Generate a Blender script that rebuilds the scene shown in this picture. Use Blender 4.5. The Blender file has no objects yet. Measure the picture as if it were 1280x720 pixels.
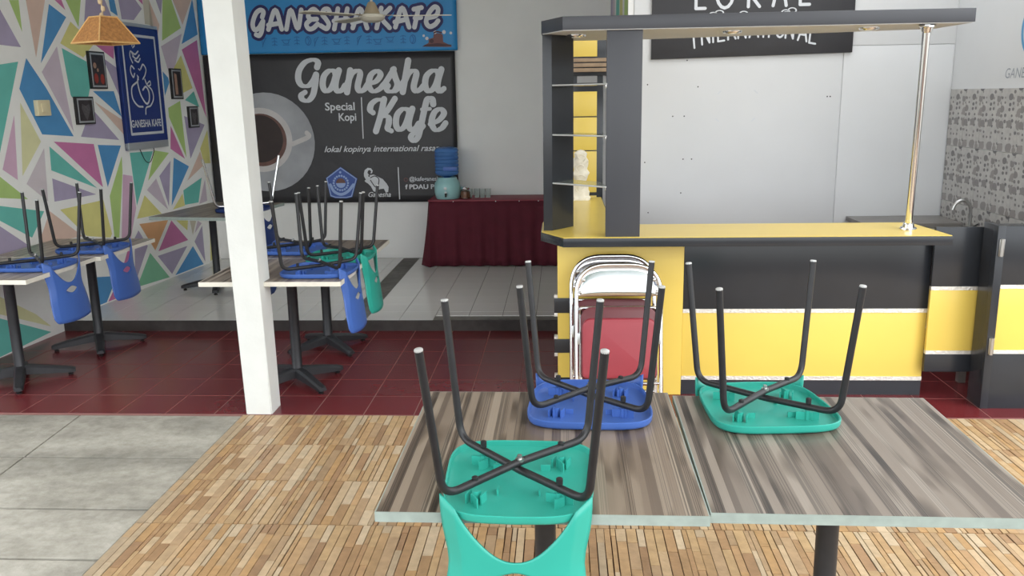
import bpy, bmesh, math, random
from mathutils import Vector, Matrix
from mathutils.geometry import tessellate_polygon
PI = math.pi
random.seed(7)
SC = bpy.context.scene
COL = SC.collection

# ---------------------------------------------------------------- camera
cam_data = bpy.data.cameras.new('camera')
cam = bpy.data.objects.new('camera', cam_data)
COL.objects.link(cam)
yaw, pit, roll, FPX = 0.0591349, 0.216166, -0.0157229, 1086.74
_f = Vector((-math.sin(yaw) * math.cos(pit), math.cos(yaw) * math.cos(pit), -math.sin(pit)))
_r = Vector((math.cos(yaw), math.sin(yaw), 0))
_u = _r.cross(_f)
r2 = _r * math.cos(roll) + _u * math.sin(roll)
u2 = _u * math.cos(roll) - _r * math.sin(roll)
cam.matrix_world = Matrix((( r2.x, u2.x, -_f.x, 0), (r2.y, u2.y, -_f.y, 0), (r2.z, u2.z, -_f.z, 1.65), (0, 0, 0, 1)))
cam_data.sensor_width = 36.0
cam_data.lens = FPX / 1280 * 36
cam_data.clip_start = 0.05
cam_data.clip_end = 200
SC.camera = cam

# ---------------------------------------------------------------- sky, sun, exposure
world = bpy.data.worlds.new('overcast_sky')
SC.world = world
world.use_nodes = True
wb = world.node_tree.nodes['Background']
wb.inputs['Color'].default_value = (0.93, 0.97, 1.0, 1)
wb.inputs['Strength'].default_value = 1.6
sun_d = bpy.data.lights.new('sun', 'SUN')
sun_d.energy = 1.0
sun_d.angle = math.radians(50)
sun_d.color = (1.0, 0.97, 0.92)
sun = bpy.data.objects.new('sun', sun_d)
COL.objects.link(sun)
sun.rotation_euler = Vector((-0.62, 0.62, -0.6)).to_track_quat('-Z', 'Y').to_euler()
vs = SC.view_settings
vs.view_transform = 'Standard'
vs.look = 'None'
vs.gamma = 1
vs.use_curve_mapping = False
vs.exposure = 0.95

# ---------------------------------------------------------------- materials
def lin(c):
    return tuple(((x / 255) / 12.92 if x / 255 <= 0.04045 else ((x / 255 + 0.055) / 1.055) ** 2.4) for x in c)

MATS = {}
def mat(name, rgb, rough=0.5, metal=0.0, var=0.08, scale=8.0, bump=0.0, bscale=60.0, trans=0.0, ior=1.45, coat=0.0, alpha=1.0, attr=None, spec=0.5):
    """A plain surface: a base colour with a little noise in it, and optional fine relief."""
    if name in MATS:
        return MATS[name]
    m = bpy.data.materials.new(name)
    m.use_nodes = True
    nt = m.node_tree
    b = nt.nodes['Principled BSDF']
    b.inputs['Roughness'].default_value = rough
    b.inputs['Metallic'].default_value = metal
    b.inputs['IOR'].default_value = ior
    b.inputs['Transmission Weight'].default_value = trans
    b.inputs['Coat Weight'].default_value = coat
    b.inputs['Alpha'].default_value = alpha
    b.inputs['Specular IOR Level'].default_value = spec
    c = lin(rgb)
    tc = nt.nodes.new('ShaderNodeTexCoord')
    if attr:
        a = nt.nodes.new('ShaderNodeVertexColor')
        a.layer_name = attr
        src = a.outputs['Color']
    else:
        rg = nt.nodes.new('ShaderNodeRGB')
        rg.outputs[0].default_value = (*c, 1)
        src = rg.outputs[0]
    if var > 0:
        n = nt.nodes.new('ShaderNodeTexNoise')
        n.inputs['Scale'].default_value = scale
        n.inputs['Detail'].default_value = 4
        nt.links.new(tc.outputs['Object'], n.inputs['Vector'])
        mr = nt.nodes.new('ShaderNodeMapRange')
        mr.inputs[1].default_value = 0.3
        mr.inputs[2].default_value = 0.7
        mr.inputs[3].default_value = 1 - var
        mr.inputs[4].default_value = 1 + var
        nt.links.new(n.outputs['Fac'], mr.inputs[0])
        mx = nt.nodes.new('ShaderNodeVectorMath')
        mx.operation = 'SCALE'
        nt.links.new(src, mx.inputs[0])
        nt.links.new(mr.outputs[0], mx.inputs['Scale'])
        nt.links.new(mx.outputs[0], b.inputs['Base Color'])
    else:
        nt.links.new(src, b.inputs['Base Color'])
    if bump > 0:
        n2 = nt.nodes.new('ShaderNodeTexNoise')
        n2.inputs['Scale'].default_value = bscale
        n2.inputs['Detail'].default_value = 3
        nt.links.new(tc.outputs['Object'], n2.inputs['Vector'])
        bp = nt.nodes.new('ShaderNodeBump')
        bp.inputs['Strength'].default_value = bump
        bp.inputs['Distance'].default_value = 0.01
        nt.links.new(n2.outputs['Fac'], bp.inputs['Height'])
        nt.links.new(bp.outputs[0], b.inputs['Normal'])
    MATS[name] = m
    return m

def nodes_of(name, rough):
    m = bpy.data.materials.new(name)
    m.use_nodes = True
    nt = m.node_tree
    b = nt.nodes['Principled BSDF']
    b.inputs['Roughness'].default_value = rough
    MATS[name] = m
    return m, nt, b

def N(nt, kind, **kw):
    n = nt.nodes.new(kind)
    for k, v in kw.items():
        setattr(n, k, v)
    return n

def ramp(nt, stops, interp='LINEAR'):
    r = nt.nodes.new('ShaderNodeValToRGB')
    r.color_ramp.interpolation = interp
    e = r.color_ramp.elements
    while len(e) < len(stops):
        e.new(0.5)
    for el, (p, c) in zip(e, stops):
        el.position = p
        el.color = (*lin(c), 1)
    return r

def laminate(name, tint):
    """Zebra-wood laminate: long stripes along local Y, fine ribs, blurred dark patches."""
    m, nt, b = nodes_of(name, 0.33)
    L = nt.links.new
    tc = N(nt, 'ShaderNodeTexCoord')
    def stretched(sx, sy, detail, rough=0.6):
        mp = N(nt, 'ShaderNodeMapping')
        mp.inputs['Scale'].default_value = (sx, sy, 1)
        L(tc.outputs['Object'], mp.inputs['Vector'])
        n = N(nt, 'ShaderNodeTexNoise')
        n.inputs['Scale'].default_value = 1
        n.inputs['Detail'].default_value = detail
        n.inputs['Roughness'].default_value = rough
        L(mp.outputs[0], n.inputs['Vector'])
        return n.outputs['Fac']
    sx = N(nt, 'ShaderNodeSeparateXYZ')
    L(tc.outputs['Object'], sx.inputs[0])
    vo = N(nt, 'ShaderNodeTexVoronoi', voronoi_dimensions='1D', feature='F1')
    vo.inputs['Scale'].default_value = 46
    L(sx.outputs[0], vo.inputs['W'])
    sc_ = N(nt, 'ShaderNodeSeparateColor')
    L(vo.outputs['Color'], sc_.inputs[0])
    fine = stretched(330, 0.15, 0.0)
    # dark smoky patches, each kept inside its own stripe
    cb = N(nt, 'ShaderNodeCombineXYZ')
    off = N(nt, 'ShaderNodeMath', operation='MULTIPLY_ADD')
    off.inputs[1].default_value = 1.3
    L(sc_.outputs[2], off.inputs[0]); L(sx.outputs[1], off.inputs[2])
    L(sx.outputs[0], cb.inputs[0]); L(off.outputs[0], cb.inputs[1])
    mpb = N(nt, 'ShaderNodeMapping')
    mpb.inputs['Scale'].default_value = (11, 3.6, 1)
    L(cb.outputs[0], mpb.inputs['Vector'])
    nb = N(nt, 'ShaderNodeTexNoise')
    nb.inputs['Scale'].default_value = 1; nb.inputs['Detail'].default_value = 0.5
    L(mpb.outputs[0], nb.inputs['Vector'])
    blot = nb.outputs['Fac']
    def t(c): return tuple(x * k for x, k in zip(c, tint))
    r1 = ramp(nt, [(0.0, t((104, 93, 84))), (0.2, t((122, 111, 101))), (0.5, t((140, 129, 118))), (0.8, t((154, 144, 133))), (1.0, t((168, 159, 148)))])
    L(sc_.outputs[0], r1.inputs[0])
    r2_ = ramp(nt, [(0.38, (96, 92, 90)), (0.48, (215, 213, 211)), (0.56, (255, 255, 255))])
    L(fine, r2_.inputs[0])
    r3 = ramp(nt, [(0.27, (120, 112, 107)), (0.38, (212, 208, 204)), (0.46, (255, 255, 255))])
    L(blot, r3.inputs[0])
    msk = N(nt, 'ShaderNodeMapRange')
    msk.inputs[1].default_value = 0.35; msk.inputs[2].default_value = 0.75; msk.inputs[3].default_value = 0.05; msk.inputs[4].default_value = 0.75
    L(sc_.outputs[1], msk.inputs[0])
    m1 = N(nt, 'ShaderNodeMix', data_type='RGBA', blend_type='MULTIPLY')
    L(msk.outputs[0], m1.inputs[0])
    L(r1.outputs[0], m1.inputs[6]); L(r2_.outputs[0], m1.inputs[7])
    m2 = N(nt, 'ShaderNodeMix', data_type='RGBA', blend_type='MULTIPLY')
    m2.inputs[0].default_value = 0.9
    L(m1.outputs[2], m2.inputs[6]); L(r3.outputs[0], m2.inputs[7])
    L(m2.outputs[2], b.inputs['Base Color'])
    return m

def concrete(name, base, dark, light):
    m, nt, b = nodes_of(name, 0.85)
    L = nt.links.new
    g = N(nt, 'ShaderNodeNewGeometry')
    def nz(s, d, stretch=(1, 1, 1)):
        mp = N(nt, 'ShaderNodeMapping')
        mp.inputs['Scale'].default_value = stretch
        L(g.outputs['Position'], mp.inputs['Vector'])
        n = N(nt, 'ShaderNodeTexNoise')
        n.inputs['Scale'].default_value = s
        n.inputs['Detail'].default_value = d
        n.inputs['Roughness'].default_value = 0.65
        L(mp.outputs[0], n.inputs['Vector'])
        return n.outputs['Fac']
    r1 = ramp(nt, [(0.32, dark), (0.48, base), (0.60, light)])
    L(nz(1.1, 5, (1, 2.0, 1)), r1.inputs[0])
    r2_ = ramp(nt, [(0.36, (222, 222, 218)), (0.6, (255, 255, 255))])
    L(nz(16, 6), r2_.inputs[0])
    mx = N(nt, 'ShaderNodeMix', data_type='RGBA', blend_type='MULTIPLY')
    mx.inputs[0].default_value = 0.8
    L(r1.outputs[0], mx.inputs[6]); L(r2_.outputs[0], mx.inputs[7])
    L(mx.outputs[2], b.inputs['Base Color'])
    bp = N(nt, 'ShaderNodeBump')
    bp.inputs['Strength'].default_value = 0.25
    bp.inputs['Distance'].default_value = 0.01
    L(nz(55, 5), bp.inputs['Height'])
    L(bp.outputs[0], b.inputs['Normal'])
    return m

def pebble_tile(name):
    """Kitchen wall tile printed with grey pebbles of several sizes."""
    m, nt, b = nodes_of(name, 0.3)
    L = nt.links.new
    tc = N(nt, 'ShaderNodeTexCoord')
    col = None
    bg = ramp(nt, [(0.3, (166, 163, 160)), (0.7, (186, 183, 178))])
    n = N(nt, 'ShaderNodeTexNoise')
    n.inputs['Scale'].default_value = 20
    L(tc.outputs['Object'], n.inputs['Vector'])
    L(n.outputs['Fac'], bg.inputs[0])
    src = bg.outputs[0]
    for sc, thr, seed in ((30, 0.26, 2.1), (14, 0.34, 0)):
        mp = N(nt, 'ShaderNodeMapping')
        mp.inputs['Scale'].default_value = (0.72, 0.95, 0.0)
        mp.inputs['Location'].default_value = (seed, seed * 1.7, 0)
        L(tc.outputs['Object'], mp.inputs['Vector'])
        v = N(nt, 'ShaderNodeTexVoronoi', voronoi_dimensions='2D', feature='F1')
        v.inputs['Scale'].default_value = sc
        v.inputs['Randomness'].default_value = 0.42
        L(mp.outputs[0], v.inputs['Vector'])
        sep = N(nt, 'ShaderNodeSeparateColor')
        L(v.outputs['Color'], sep.inputs[0])
        # radius differs per pebble
        mr = N(nt, 'ShaderNodeMapRange')
        mr.inputs[3].default_value = 0.20; mr.inputs[4].default_value = thr + 0.06
        L(sep.outputs[0], mr.inputs[0])
        lt = N(nt, 'ShaderNodeMath', operation='LESS_THAN')
        L(v.outputs['Distance'], lt.inputs[0]); L(mr.outputs[0], lt.inputs[1])
        keep = N(nt, 'ShaderNodeMath', operation='GREATER_THAN')
        keep.inputs[1].default_value = 0.22
        L(sep.outputs[1], keep.inputs[0])
        f = N(nt, 'ShaderNodeMath', operation='MULTIPLY')
        L(lt.outputs[0], f.inputs[0]); L(keep.outputs[0], f.inputs[1])
        pc = ramp(nt, [(0.0, (92, 89, 90)), (0.5, (112, 108, 107)), (1.0, (140, 134, 131))])
        L(sep.outputs[2], pc.inputs[0])
        mx = N(nt, 'ShaderNodeMix', data_type='RGBA')
        L(f.outputs[0], mx.inputs[0]); L(src, mx.inputs[6]); L(pc.outputs[0], mx.inputs[7])
        src = mx.outputs[2]
    L(src, b.inputs['Base Color'])
    return m

M_WALL = mat('white_wall_paint', (230, 230, 228), 0.8, var=0.03, scale=2.5, bump=0.05, bscale=120)
M_WALLR = mat('white_board', (212, 213, 214), 0.6, var=0.03, scale=1.5)
M_PILLAR = mat('pillar_paint', (212, 214, 211), 0.75, var=0.03, scale=9, bump=0.1, bscale=60)
M_CEIL = mat('ceiling_paint', (240, 240, 237), 0.9, var=0.02)
M_MURALBG = mat('mural_ground_paint', (240, 240, 236), 0.75, var=0.03, scale=5)
M_BLACKLAM = mat('black_laminate', (46, 49, 54), 0.20, var=0.10, scale=3)
M_BLACKCAN = mat('charcoal_laminate', (62, 64, 70), 0.35, var=0.05, scale=3)
M_YELLOW = mat('yellow_laminate', (226, 198, 96), 0.28, var=0.03, scale=3)
M_FOIL = mat('foil_trim', (226, 224, 218), 0.35, 0.55, var=0.12, scale=60, bump=0.5, bscale=90)
M_CHROME = mat('chrome', (235, 236, 238), 0.14, 1.0, var=0.0)
M_STEEL = mat('brushed_steel', (190, 190, 188), 0.3, 1.0, var=0.05)
M_BLACKMET = mat('black_tube_metal', (44, 44, 46), 0.38, 0.3, var=0.12, scale=30)
M_TIP = mat('worn_tube_end', (196, 198, 198), 0.4, 0.4, var=0.06)
M_BLACKPL = mat('black_plastic', (30, 30, 32), 0.5, var=0.05)
M_IRON = mat('dark_iron', (54, 55, 58), 0.45, 0.35, var=0.12, scale=20)
M_TEAL = mat('teal_plastic', (48, 160, 144), 0.36, var=0.05, scale=6)
M_BLUE = mat('blue_plastic', (66, 100, 172), 0.36, var=0.05, scale=6)
M_NAVY = mat('navy_plastic', (34, 56, 112), 0.4, var=0.05, scale=6)
M_LAM1 = laminate('zebra_laminate_brown', (0.93, 0.90, 0.86))
M_LAM2 = laminate('zebra_laminate_grey', (0.90, 0.89, 0.88))
M_LAM3 = laminate('zebra_laminate_pale', (1.08, 1.07, 1.05))
M_EDGE = mat('pale_edge_strip', (146, 158, 152), 0.5, var=0.10, scale=25)
M_EDGEW = mat('white_edge_strip', (216, 212, 200), 0.5, var=0.05, scale=25)
M_CEMMID = concrete('grey_cement', (112, 110, 107), (96, 94, 92), (124, 122, 118))
M_MAROON = mat('maroon_vinyl', (142, 52, 62), 0.4, var=0.05, scale=10)
M_MAROOND = mat('dark_maroon_vinyl', (92, 40, 46), 0.45, var=0.06)
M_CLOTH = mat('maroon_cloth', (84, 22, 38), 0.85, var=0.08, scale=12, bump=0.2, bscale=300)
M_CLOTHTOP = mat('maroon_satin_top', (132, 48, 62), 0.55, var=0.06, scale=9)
M_CONC = concrete('weathered_concrete', (160, 156, 146), (136, 133, 124), (180, 176, 166))
M_CEM = concrete('dark_cement', (56, 51, 50), (44, 40, 40), (68, 63, 61))
M_TILER = mat('maroon_floor_tile', (108, 40, 44), 0.26, var=0.09, scale=4)
M_TILEW = mat('white_floor_tile', (222, 222, 220), 0.16, var=0.03, scale=3)
M_GROUTR = mat('pale_grout', (138, 100, 94), 0.9)
M_GROUTW = mat('dark_grout', (70, 68, 66), 0.9)
M_STRIP = mat('stone_strip_print', (200, 165, 115), 0.42, var=0.13, scale=22, bump=0.15, bscale=50, attr='tint')
M_GROUTT = mat('brown_grout', (84, 60, 46), 0.9)
M_PEB = pebble_tile('pebble_print_tile')
M_BANBLK = mat('black_banner_vinyl', (46, 45, 48), 0.40, var=0.07, scale=3, bump=0.7, bscale=5)
M_BANBLUE = mat('blue_banner_vinyl', (44, 138, 200), 0.45, var=0.04, scale=3, bump=0.15, bscale=7)
M_PRINTW = mat('pale_print', (205, 208, 212), 0.5, var=0.03)
M_PRINTN = mat('navy_print', (34, 36, 92), 0.5, var=0.03)
M_PRINTB = mat('deep_blue_print', (30, 104, 168), 0.5, var=0.03)
M_PRINTBR = mat('brown_print', (112, 72, 72), 0.5, var=0.05)
M_PRINTDBR = mat('dark_brown_print', (70, 40, 48), 0.5, var=0.05)
M_EMBLEM = mat('emblem_blue', (62, 88, 158), 0.5, var=0.05)
M_EMBLEML = mat('emblem_line', (150, 172, 214), 0.5, var=0.03)
M_SAUCER = mat('saucer_print', (158, 160, 164), 0.5, var=0.18, scale=3)
M_CUP = mat('cup_print', (196, 192, 190), 0.5, var=0.06, scale=8)
M_COFFEE = mat('coffee_print', (50, 38, 36), 0.5, var=0.12, scale=8)
M_CREMA = mat('crema_print', (104, 74, 66), 0.5, var=0.15, scale=14)
M_SIGNB = mat('royal_blue_sign', (32, 54, 122), 0.4, var=0.03)
M_SILVER = mat('silver_frame', (186, 190, 192), 0.35, 0.5, var=0.03)
M_BLACKFR = mat('black_frame', (34, 33, 34), 0.45, var=0.05)
M_SWITCH = mat('cream_switch', (226, 214, 176), 0.5, var=0.03)
M_RATTAN = mat('woven_rattan', (176, 124, 72), 0.7, var=0.25, scale=70, bump=0.6, bscale=140)
M_RATTANL = mat('pale_rattan_edge', (214, 172, 112), 0.7, var=0.12, scale=60)
M_ROPE = mat('natural_rope', (206, 182, 148), 0.9, var=0.12, scale=60)
M_FAN = mat('cream_fan_enamel', (186, 182, 168), 0.4, var=0.03)
M_FANTAN = mat('tan_fan_cap', (150, 136, 112), 0.45, var=0.04)
M_BOTTLE = mat('blue_water_bottle', (104, 156, 220), 0.12, trans=0.6, var=0.0, ior=1.2)
M_DISP = mat('pale_aqua_ceramic', (150, 196, 198), 0.3, var=0.04, scale=8)
M_GLASS = mat('clear_glass', (240, 245, 245), 0.05, trans=1.0, var=0.0, ior=1.3)
M_SHELF = mat('shelf_glass', (214, 226, 224), 0.06, trans=0.85, var=0.0, ior=1.3)
M_SUGAR = mat('brown_sugar', (150, 98, 70), 0.9, var=0.2, scale=80)
M_CARVED = mat('carved_white', (226, 220, 204), 0.7, var=0.08, scale=30)
M_WOODL = mat('pale_wood_slat', (150, 128, 104), 0.5, var=0.15, scale=20)
M_SINK = mat('grey_bench', (122, 118, 114), 0.4, var=0.08, scale=12)
M_LOGO = mat('wall_logo_blue', (92, 152, 196), 0.6, var=0.03)
M_LOGOG = mat('wall_letter_grey', (150, 156, 162), 0.6, var=0.03)
M_PHOTO = mat('photo_dark', (54, 48, 50), 0.3, var=0.3, scale=30)
M_PHOTOR = mat('photo_red', (150, 56, 44), 0.3, var=0.2, scale=40)
M_PHOTOF = mat('photo_face', (176, 140, 120), 0.3, var=0.15, scale=40)
M_PHOTOG = mat('photo_grey', (92, 88, 90), 0.3, var=0.3, scale=50)
M_LAMPEM = mat('downlight_lens', (250, 248, 240), 0.2, var=0.0)
MUR = {k: mat('mural_' + k, c, 0.7, var=0.05, scale=6) for k, c in dict(
    lavender=(172, 162, 188), green=(176, 204, 126), peach=(220, 192, 176), blue=(84, 148, 200), pink=(202, 122, 168),
    teal=(108, 190, 178), yellow=(220, 214, 138), mauve=(204, 190, 202), paleyellow=(222, 220, 172), pinkpale=(212, 176, 198),
    mauvepale=(210, 200, 204), sand=(208, 202, 184), orange=(224, 170, 122), mint=(134, 194, 158)).items()}

# ---------------------------------------------------------------- mesh helpers
def link(name, me, material=None, parent=None, smooth=False, loc=None, rot=None):
    o = bpy.data.objects.new(name, me)
    COL.objects.link(o)
    if material is not None:
        ms = material if isinstance(material, (list, tuple)) else [material]
        for m in ms:
            me.materials.append(m)
    if smooth:
        for p in me.polygons:
            p.use_smooth = True
        me.set_sharp_from_angle(angle=math.radians(42))
    if parent is not None:
        o.parent = parent
    if loc is not None:
        o.location = loc
    if rot is not None:
        o.rotation_euler = rot
    return o

def from_bm(name, bm, material=None, parent=None, smooth=False, loc=None, rot=None):
    bm.normal_update()
    me = bpy.data.meshes.new(name)
    bm.to_mesh(me)
    bm.free()
    return link(name, me, material, parent, smooth, loc, rot)

def thing(name, label, cat, loc=(0, 0, 0), rz=0.0, group=None):
    o = bpy.data.objects.new(name, None)
    o.empty_display_size = 0.05
    COL.objects.link(o)
    o.location = loc
    o.rotation_euler = (0, 0, rz)
    return tag(o, label, cat, group)

def tag(o, label, cat, group=None):
    o['label'] = label
    o['category'] = cat
    if group:
        o['group'] = group
    return o

def struct(o):
    o['kind'] = 'structure'
    return o

def copy_tree(o, parent=None):
    c = o.copy()
    COL.objects.link(c)
    if parent is not None:
        c.parent = parent
    for ch in list(o.children):
        copy_tree(ch, c)
    return c

def add_box(bm, x0, x1, y0, y1, z0, z1, bev=0.0, mi=0, M=None):
    vs_ = [Vector((x, y, z)) for z in (z0, z1) for y in (y0, y1) for x in (x0, x1)]
    if M is not None:
        vs_ = [M @ v for v in vs_]
    v = [bm.verts.new(p) for p in vs_]
    fs = [bm.faces.new([v[i] for i in f]) for f in ((0, 2, 3, 1), (4, 5, 7, 6), (0, 1, 5, 4), (2, 6, 7, 3), (0, 4, 6, 2), (1, 3, 7, 5))]
    for f in fs:
        f.material_index = mi
    if bev > 0:
        es = {e for f in fs for e in f.edges}
        r = bmesh.ops.bevel(bm, geom=list(es), offset=bev, segments=2, affect='EDGES', profile=0.6)
        for f in r['faces']:
            f.material_index = mi
    return fs

def box(name, x0, x1, y0, y1, z0, z1, material, parent=None, bev=0.0, M=None):
    bm = bmesh.new()
    add_box(bm, x0, x1, y0, y1, z0, z1, bev, 0, M)
    return from_bm(name, bm, material, parent, smooth=bev > 0)

def add_prism(bm, pts, z0, z1, bev=0.0, mi=0, M=None):
    """Vertical prism over a 2D outline (counter-clockwise)."""
    T = (lambda p: M @ Vector(p)) if M is not None else Vector
    lo = [bm.verts.new(T((x, y, z0))) for x, y in pts]
    hi = [bm.verts.new(T((x, y, z1))) for x, y in pts]
    n = len(pts)
    fs = [bm.faces.new(hi), bm.faces.new(lo[::-1])]
    for i in range(n):
        j = (i + 1) % n
        fs.append(bm.faces.new((lo[i], lo[j], hi[j], hi[i])))
    for f in fs:
        f.material_index = mi
    if bev > 0:
        es = list({e for f in fs[:2] for e in f.edges})
        bmesh.ops.bevel(bm, geom=es, offset=bev, segments=2, affect='EDGES', profile=0.6)
    return fs

def smooth_path(pts, n=6):
    """Catmull-Rom through the points."""
    P = [Vector(p) for p in pts]
    if len(P) < 3:
        return P
    out = []
    for i in range(len(P) - 1):
        p0 = P[i - 1] if i else P[i] * 2 - P[i + 1]
        p1, p2 = P[i], P[i + 1]
        p3 = P[i + 2] if i + 2 < len(P) else P[i + 1] * 2 - P[i]
        for k in range(n):
            t = k / n
            out.append(0.5 * (2 * p1 + (p2 - p0) * t + (2 * p0 - 5 * p1 + 4 * p2 - p3) * t * t + (3 * p1 - p0 - 3 * p2 + p3) * t ** 3))
    out.append(P[-1])
    return out

def fillet(pts, r, n=6):
    """A polyline with its corners rounded to radius r."""
    P = [Vector(p) for p in pts]
    out = [P[0]]
    for i in range(1, len(P) - 1):
        a, b, c = P[i - 1], P[i], P[i + 1]
        d1, d2 = (a - b).normalized(), (c - b).normalized()
        ang = d1.angle(d2)
        t = min(r / math.tan(ang / 2), (a - b).length * 0.49, (c - b).length * 0.49)
        s, e = b + d1 * t, b + d2 * t
        for k in range(n + 1):
            u = k / n
            out.append(s * (1 - u) ** 2 + b * 2 * u * (1 - u) + e * u * u)
    out.append(P[-1])
    return out

def add_tube(bm, path, rad, seg=12, cap=True, mi=0):
    P = [Vector(p) for p in path]
    R = rad if isinstance(rad, (list, tuple)) else [rad] * len(P)
    t0 = (P[1] - P[0]).normalized()
    ref = Vector((0, 0, 1)) if abs(t0.z) < 0.9 else Vector((1, 0, 0))
    nrm = t0.cross(ref).normalized()
    rings = []
    for i, p in enumerate(P):
        t = ((P[min(i + 1, len(P) - 1)] - P[max(i - 1, 0)])).normalized()
        nrm = (nrm - t * nrm.dot(t)).normalized()
        bi = t.cross(nrm)
        rings.append([bm.verts.new(p + (nrm * math.cos(2 * PI * k / seg) + bi * math.sin(2 * PI * k / seg)) * R[i]) for k in range(seg)])
    for a, b in zip(rings, rings[1:]):
        for k in range(seg):
            f = bm.faces.new((a[k], a[(k + 1) % seg], b[(k + 1) % seg], b[k]))
            f.material_index = mi
    if cap:
        for f in (bm.faces.new(rings[0][::-1]), bm.faces.new(rings[-1])):
            f.material_index = mi

def tube(name, path, rad, material, parent=None, seg=12):
    bm = bmesh.new()
    add_tube(bm, path, rad, seg)
    return from_bm(name, bm, material, parent, smooth=True)

def add_lathe(bm, prof, seg=24, c=(0, 0, 0), mi=0, M=None):
    """Revolve (radius, z) pairs round a vertical axis; ends closed when the radius is 0."""
    rings = []
    for r, z in prof:
        if r < 1e-6:
            p = Vector((c[0], c[1], c[2] + z))
            rings.append([bm.verts.new(M @ p if M is not None else p)])
        else:
            ring = []
            for k in range(seg):
                p = Vector((c[0] + r * math.cos(2 * PI * k / seg), c[1] + r * math.sin(2 * PI * k / seg), c[2] + z))
                ring.append(bm.verts.new(M @ p if M is not None else p))
            rings.append(ring)
    for a, b in zip(rings, rings[1:]):
        for k in range(seg):
            j = (k + 1) % seg
            if len(a) == 1 and len(b) == 1:
                continue
            if len(a) == 1:
                f = bm.faces.new((a[0], b[k], b[j]))
            elif len(b) == 1:
                f = bm.faces.new((a[k], a[j], b[0]))
            else:
                f = bm.faces.new((a[k], a[j], b[j], b[k]))
            f.material_index = mi

def lathe(name, prof, material, parent=None, seg=24, loc=None, M=None):
    bm = bmesh.new()
    add_lathe(bm, prof, seg, M=M)
    bmesh.ops.recalc_face_normals(bm, faces=bm.faces)
    return from_bm(name, bm, material, parent, smooth=True, loc=loc)

# flat print: shapes in a local XY plane, one mesh per colour
def add_stroke(bm, pts, width, z=0.0, curve=True, n=7, contrast=0.0):
    P = smooth_path([(x, y, 0) for x, y in pts], n) if curve and len(pts) > 2 else [Vector((x, y, 0)) for x, y in pts]
    Lf, Rt = [], []
    for i, p in enumerate(P):
        t = (P[min(i + 1, len(P) - 1)] - P[max(i - 1, 0)])
        t = t.normalized() if t.length > 1e-9 else Vector((1, 0, 0))
        w = width * (1 - contrast + contrast * abs(t.y)) / 2
        nn = Vector((-t.y, t.x, 0)) * w
        zi = z + 0.000025 * i
        Lf.append(bm.verts.new((p.x + nn.x, p.y + nn.y, zi)))
        Rt.append(bm.verts.new((p.x - nn.x, p.y - nn.y, zi)))
    for i in range(len(P) - 1):
        bm.faces.new((Rt[i], Rt[i + 1], Lf[i + 1], Lf[i]))
    for p, q in ((0, 1), (-1, -2)):
        t = (P[p] - P[q])
        t = t.normalized() if t.length > 1e-9 else Vector((1, 0, 0))
        w = width * (1 - contrast + contrast * abs(t.y)) / 2
        a0 = math.atan2(t.y, t.x)
        arc = [bm.verts.new((P[p].x + w * math.cos(a0 - PI / 2 + PI * k / 8), P[p].y + w * math.sin(a0 - PI / 2 + PI * k / 8), z - 0.00002 if p == 0 else z + 0.000025 * len(P))) for k in range(9)]
        bm.faces.new(arc)

def add_disc(bm, cx, cy, r, z=0.0, r_in=0.0, seg=40, ry=None):
    ry = ry or r
    if r_in <= 0:
        bm.faces.new([bm.verts.new((cx + r * math.cos(2 * PI * k / seg), cy + ry * math.sin(2 * PI * k / seg), z)) for k in range(seg)])
    else:
        k2 = r_in / r
        o = [bm.verts.new((cx + r * math.cos(2 * PI * k / seg), cy + ry * math.sin(2 * PI * k / seg), z)) for k in range(seg)]
        i = [bm.verts.new((cx + r * k2 * math.cos(2 * PI * k / seg), cy + ry * k2 * math.sin(2 * PI * k / seg), z)) for k in range(seg)]
        for k in range(seg):
            j = (k + 1) % seg
            bm.faces.new((o[k], o[j], i[j], i[k]))

def add_poly(bm, pts, z=0.0, mi=0):
    tris = tessellate_polygon([[Vector((x, y, 0)) for x, y in pts]])
    v = [bm.verts.new((x, y, z)) for x, y in pts]
    for t in tris:
        try:
            f = bm.faces.new([v[i] for i in t])
        except ValueError:
            continue
        f.normal_update()
        if f.normal.z < 0:
            f.normal_flip()
        f.material_index = mi

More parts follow.
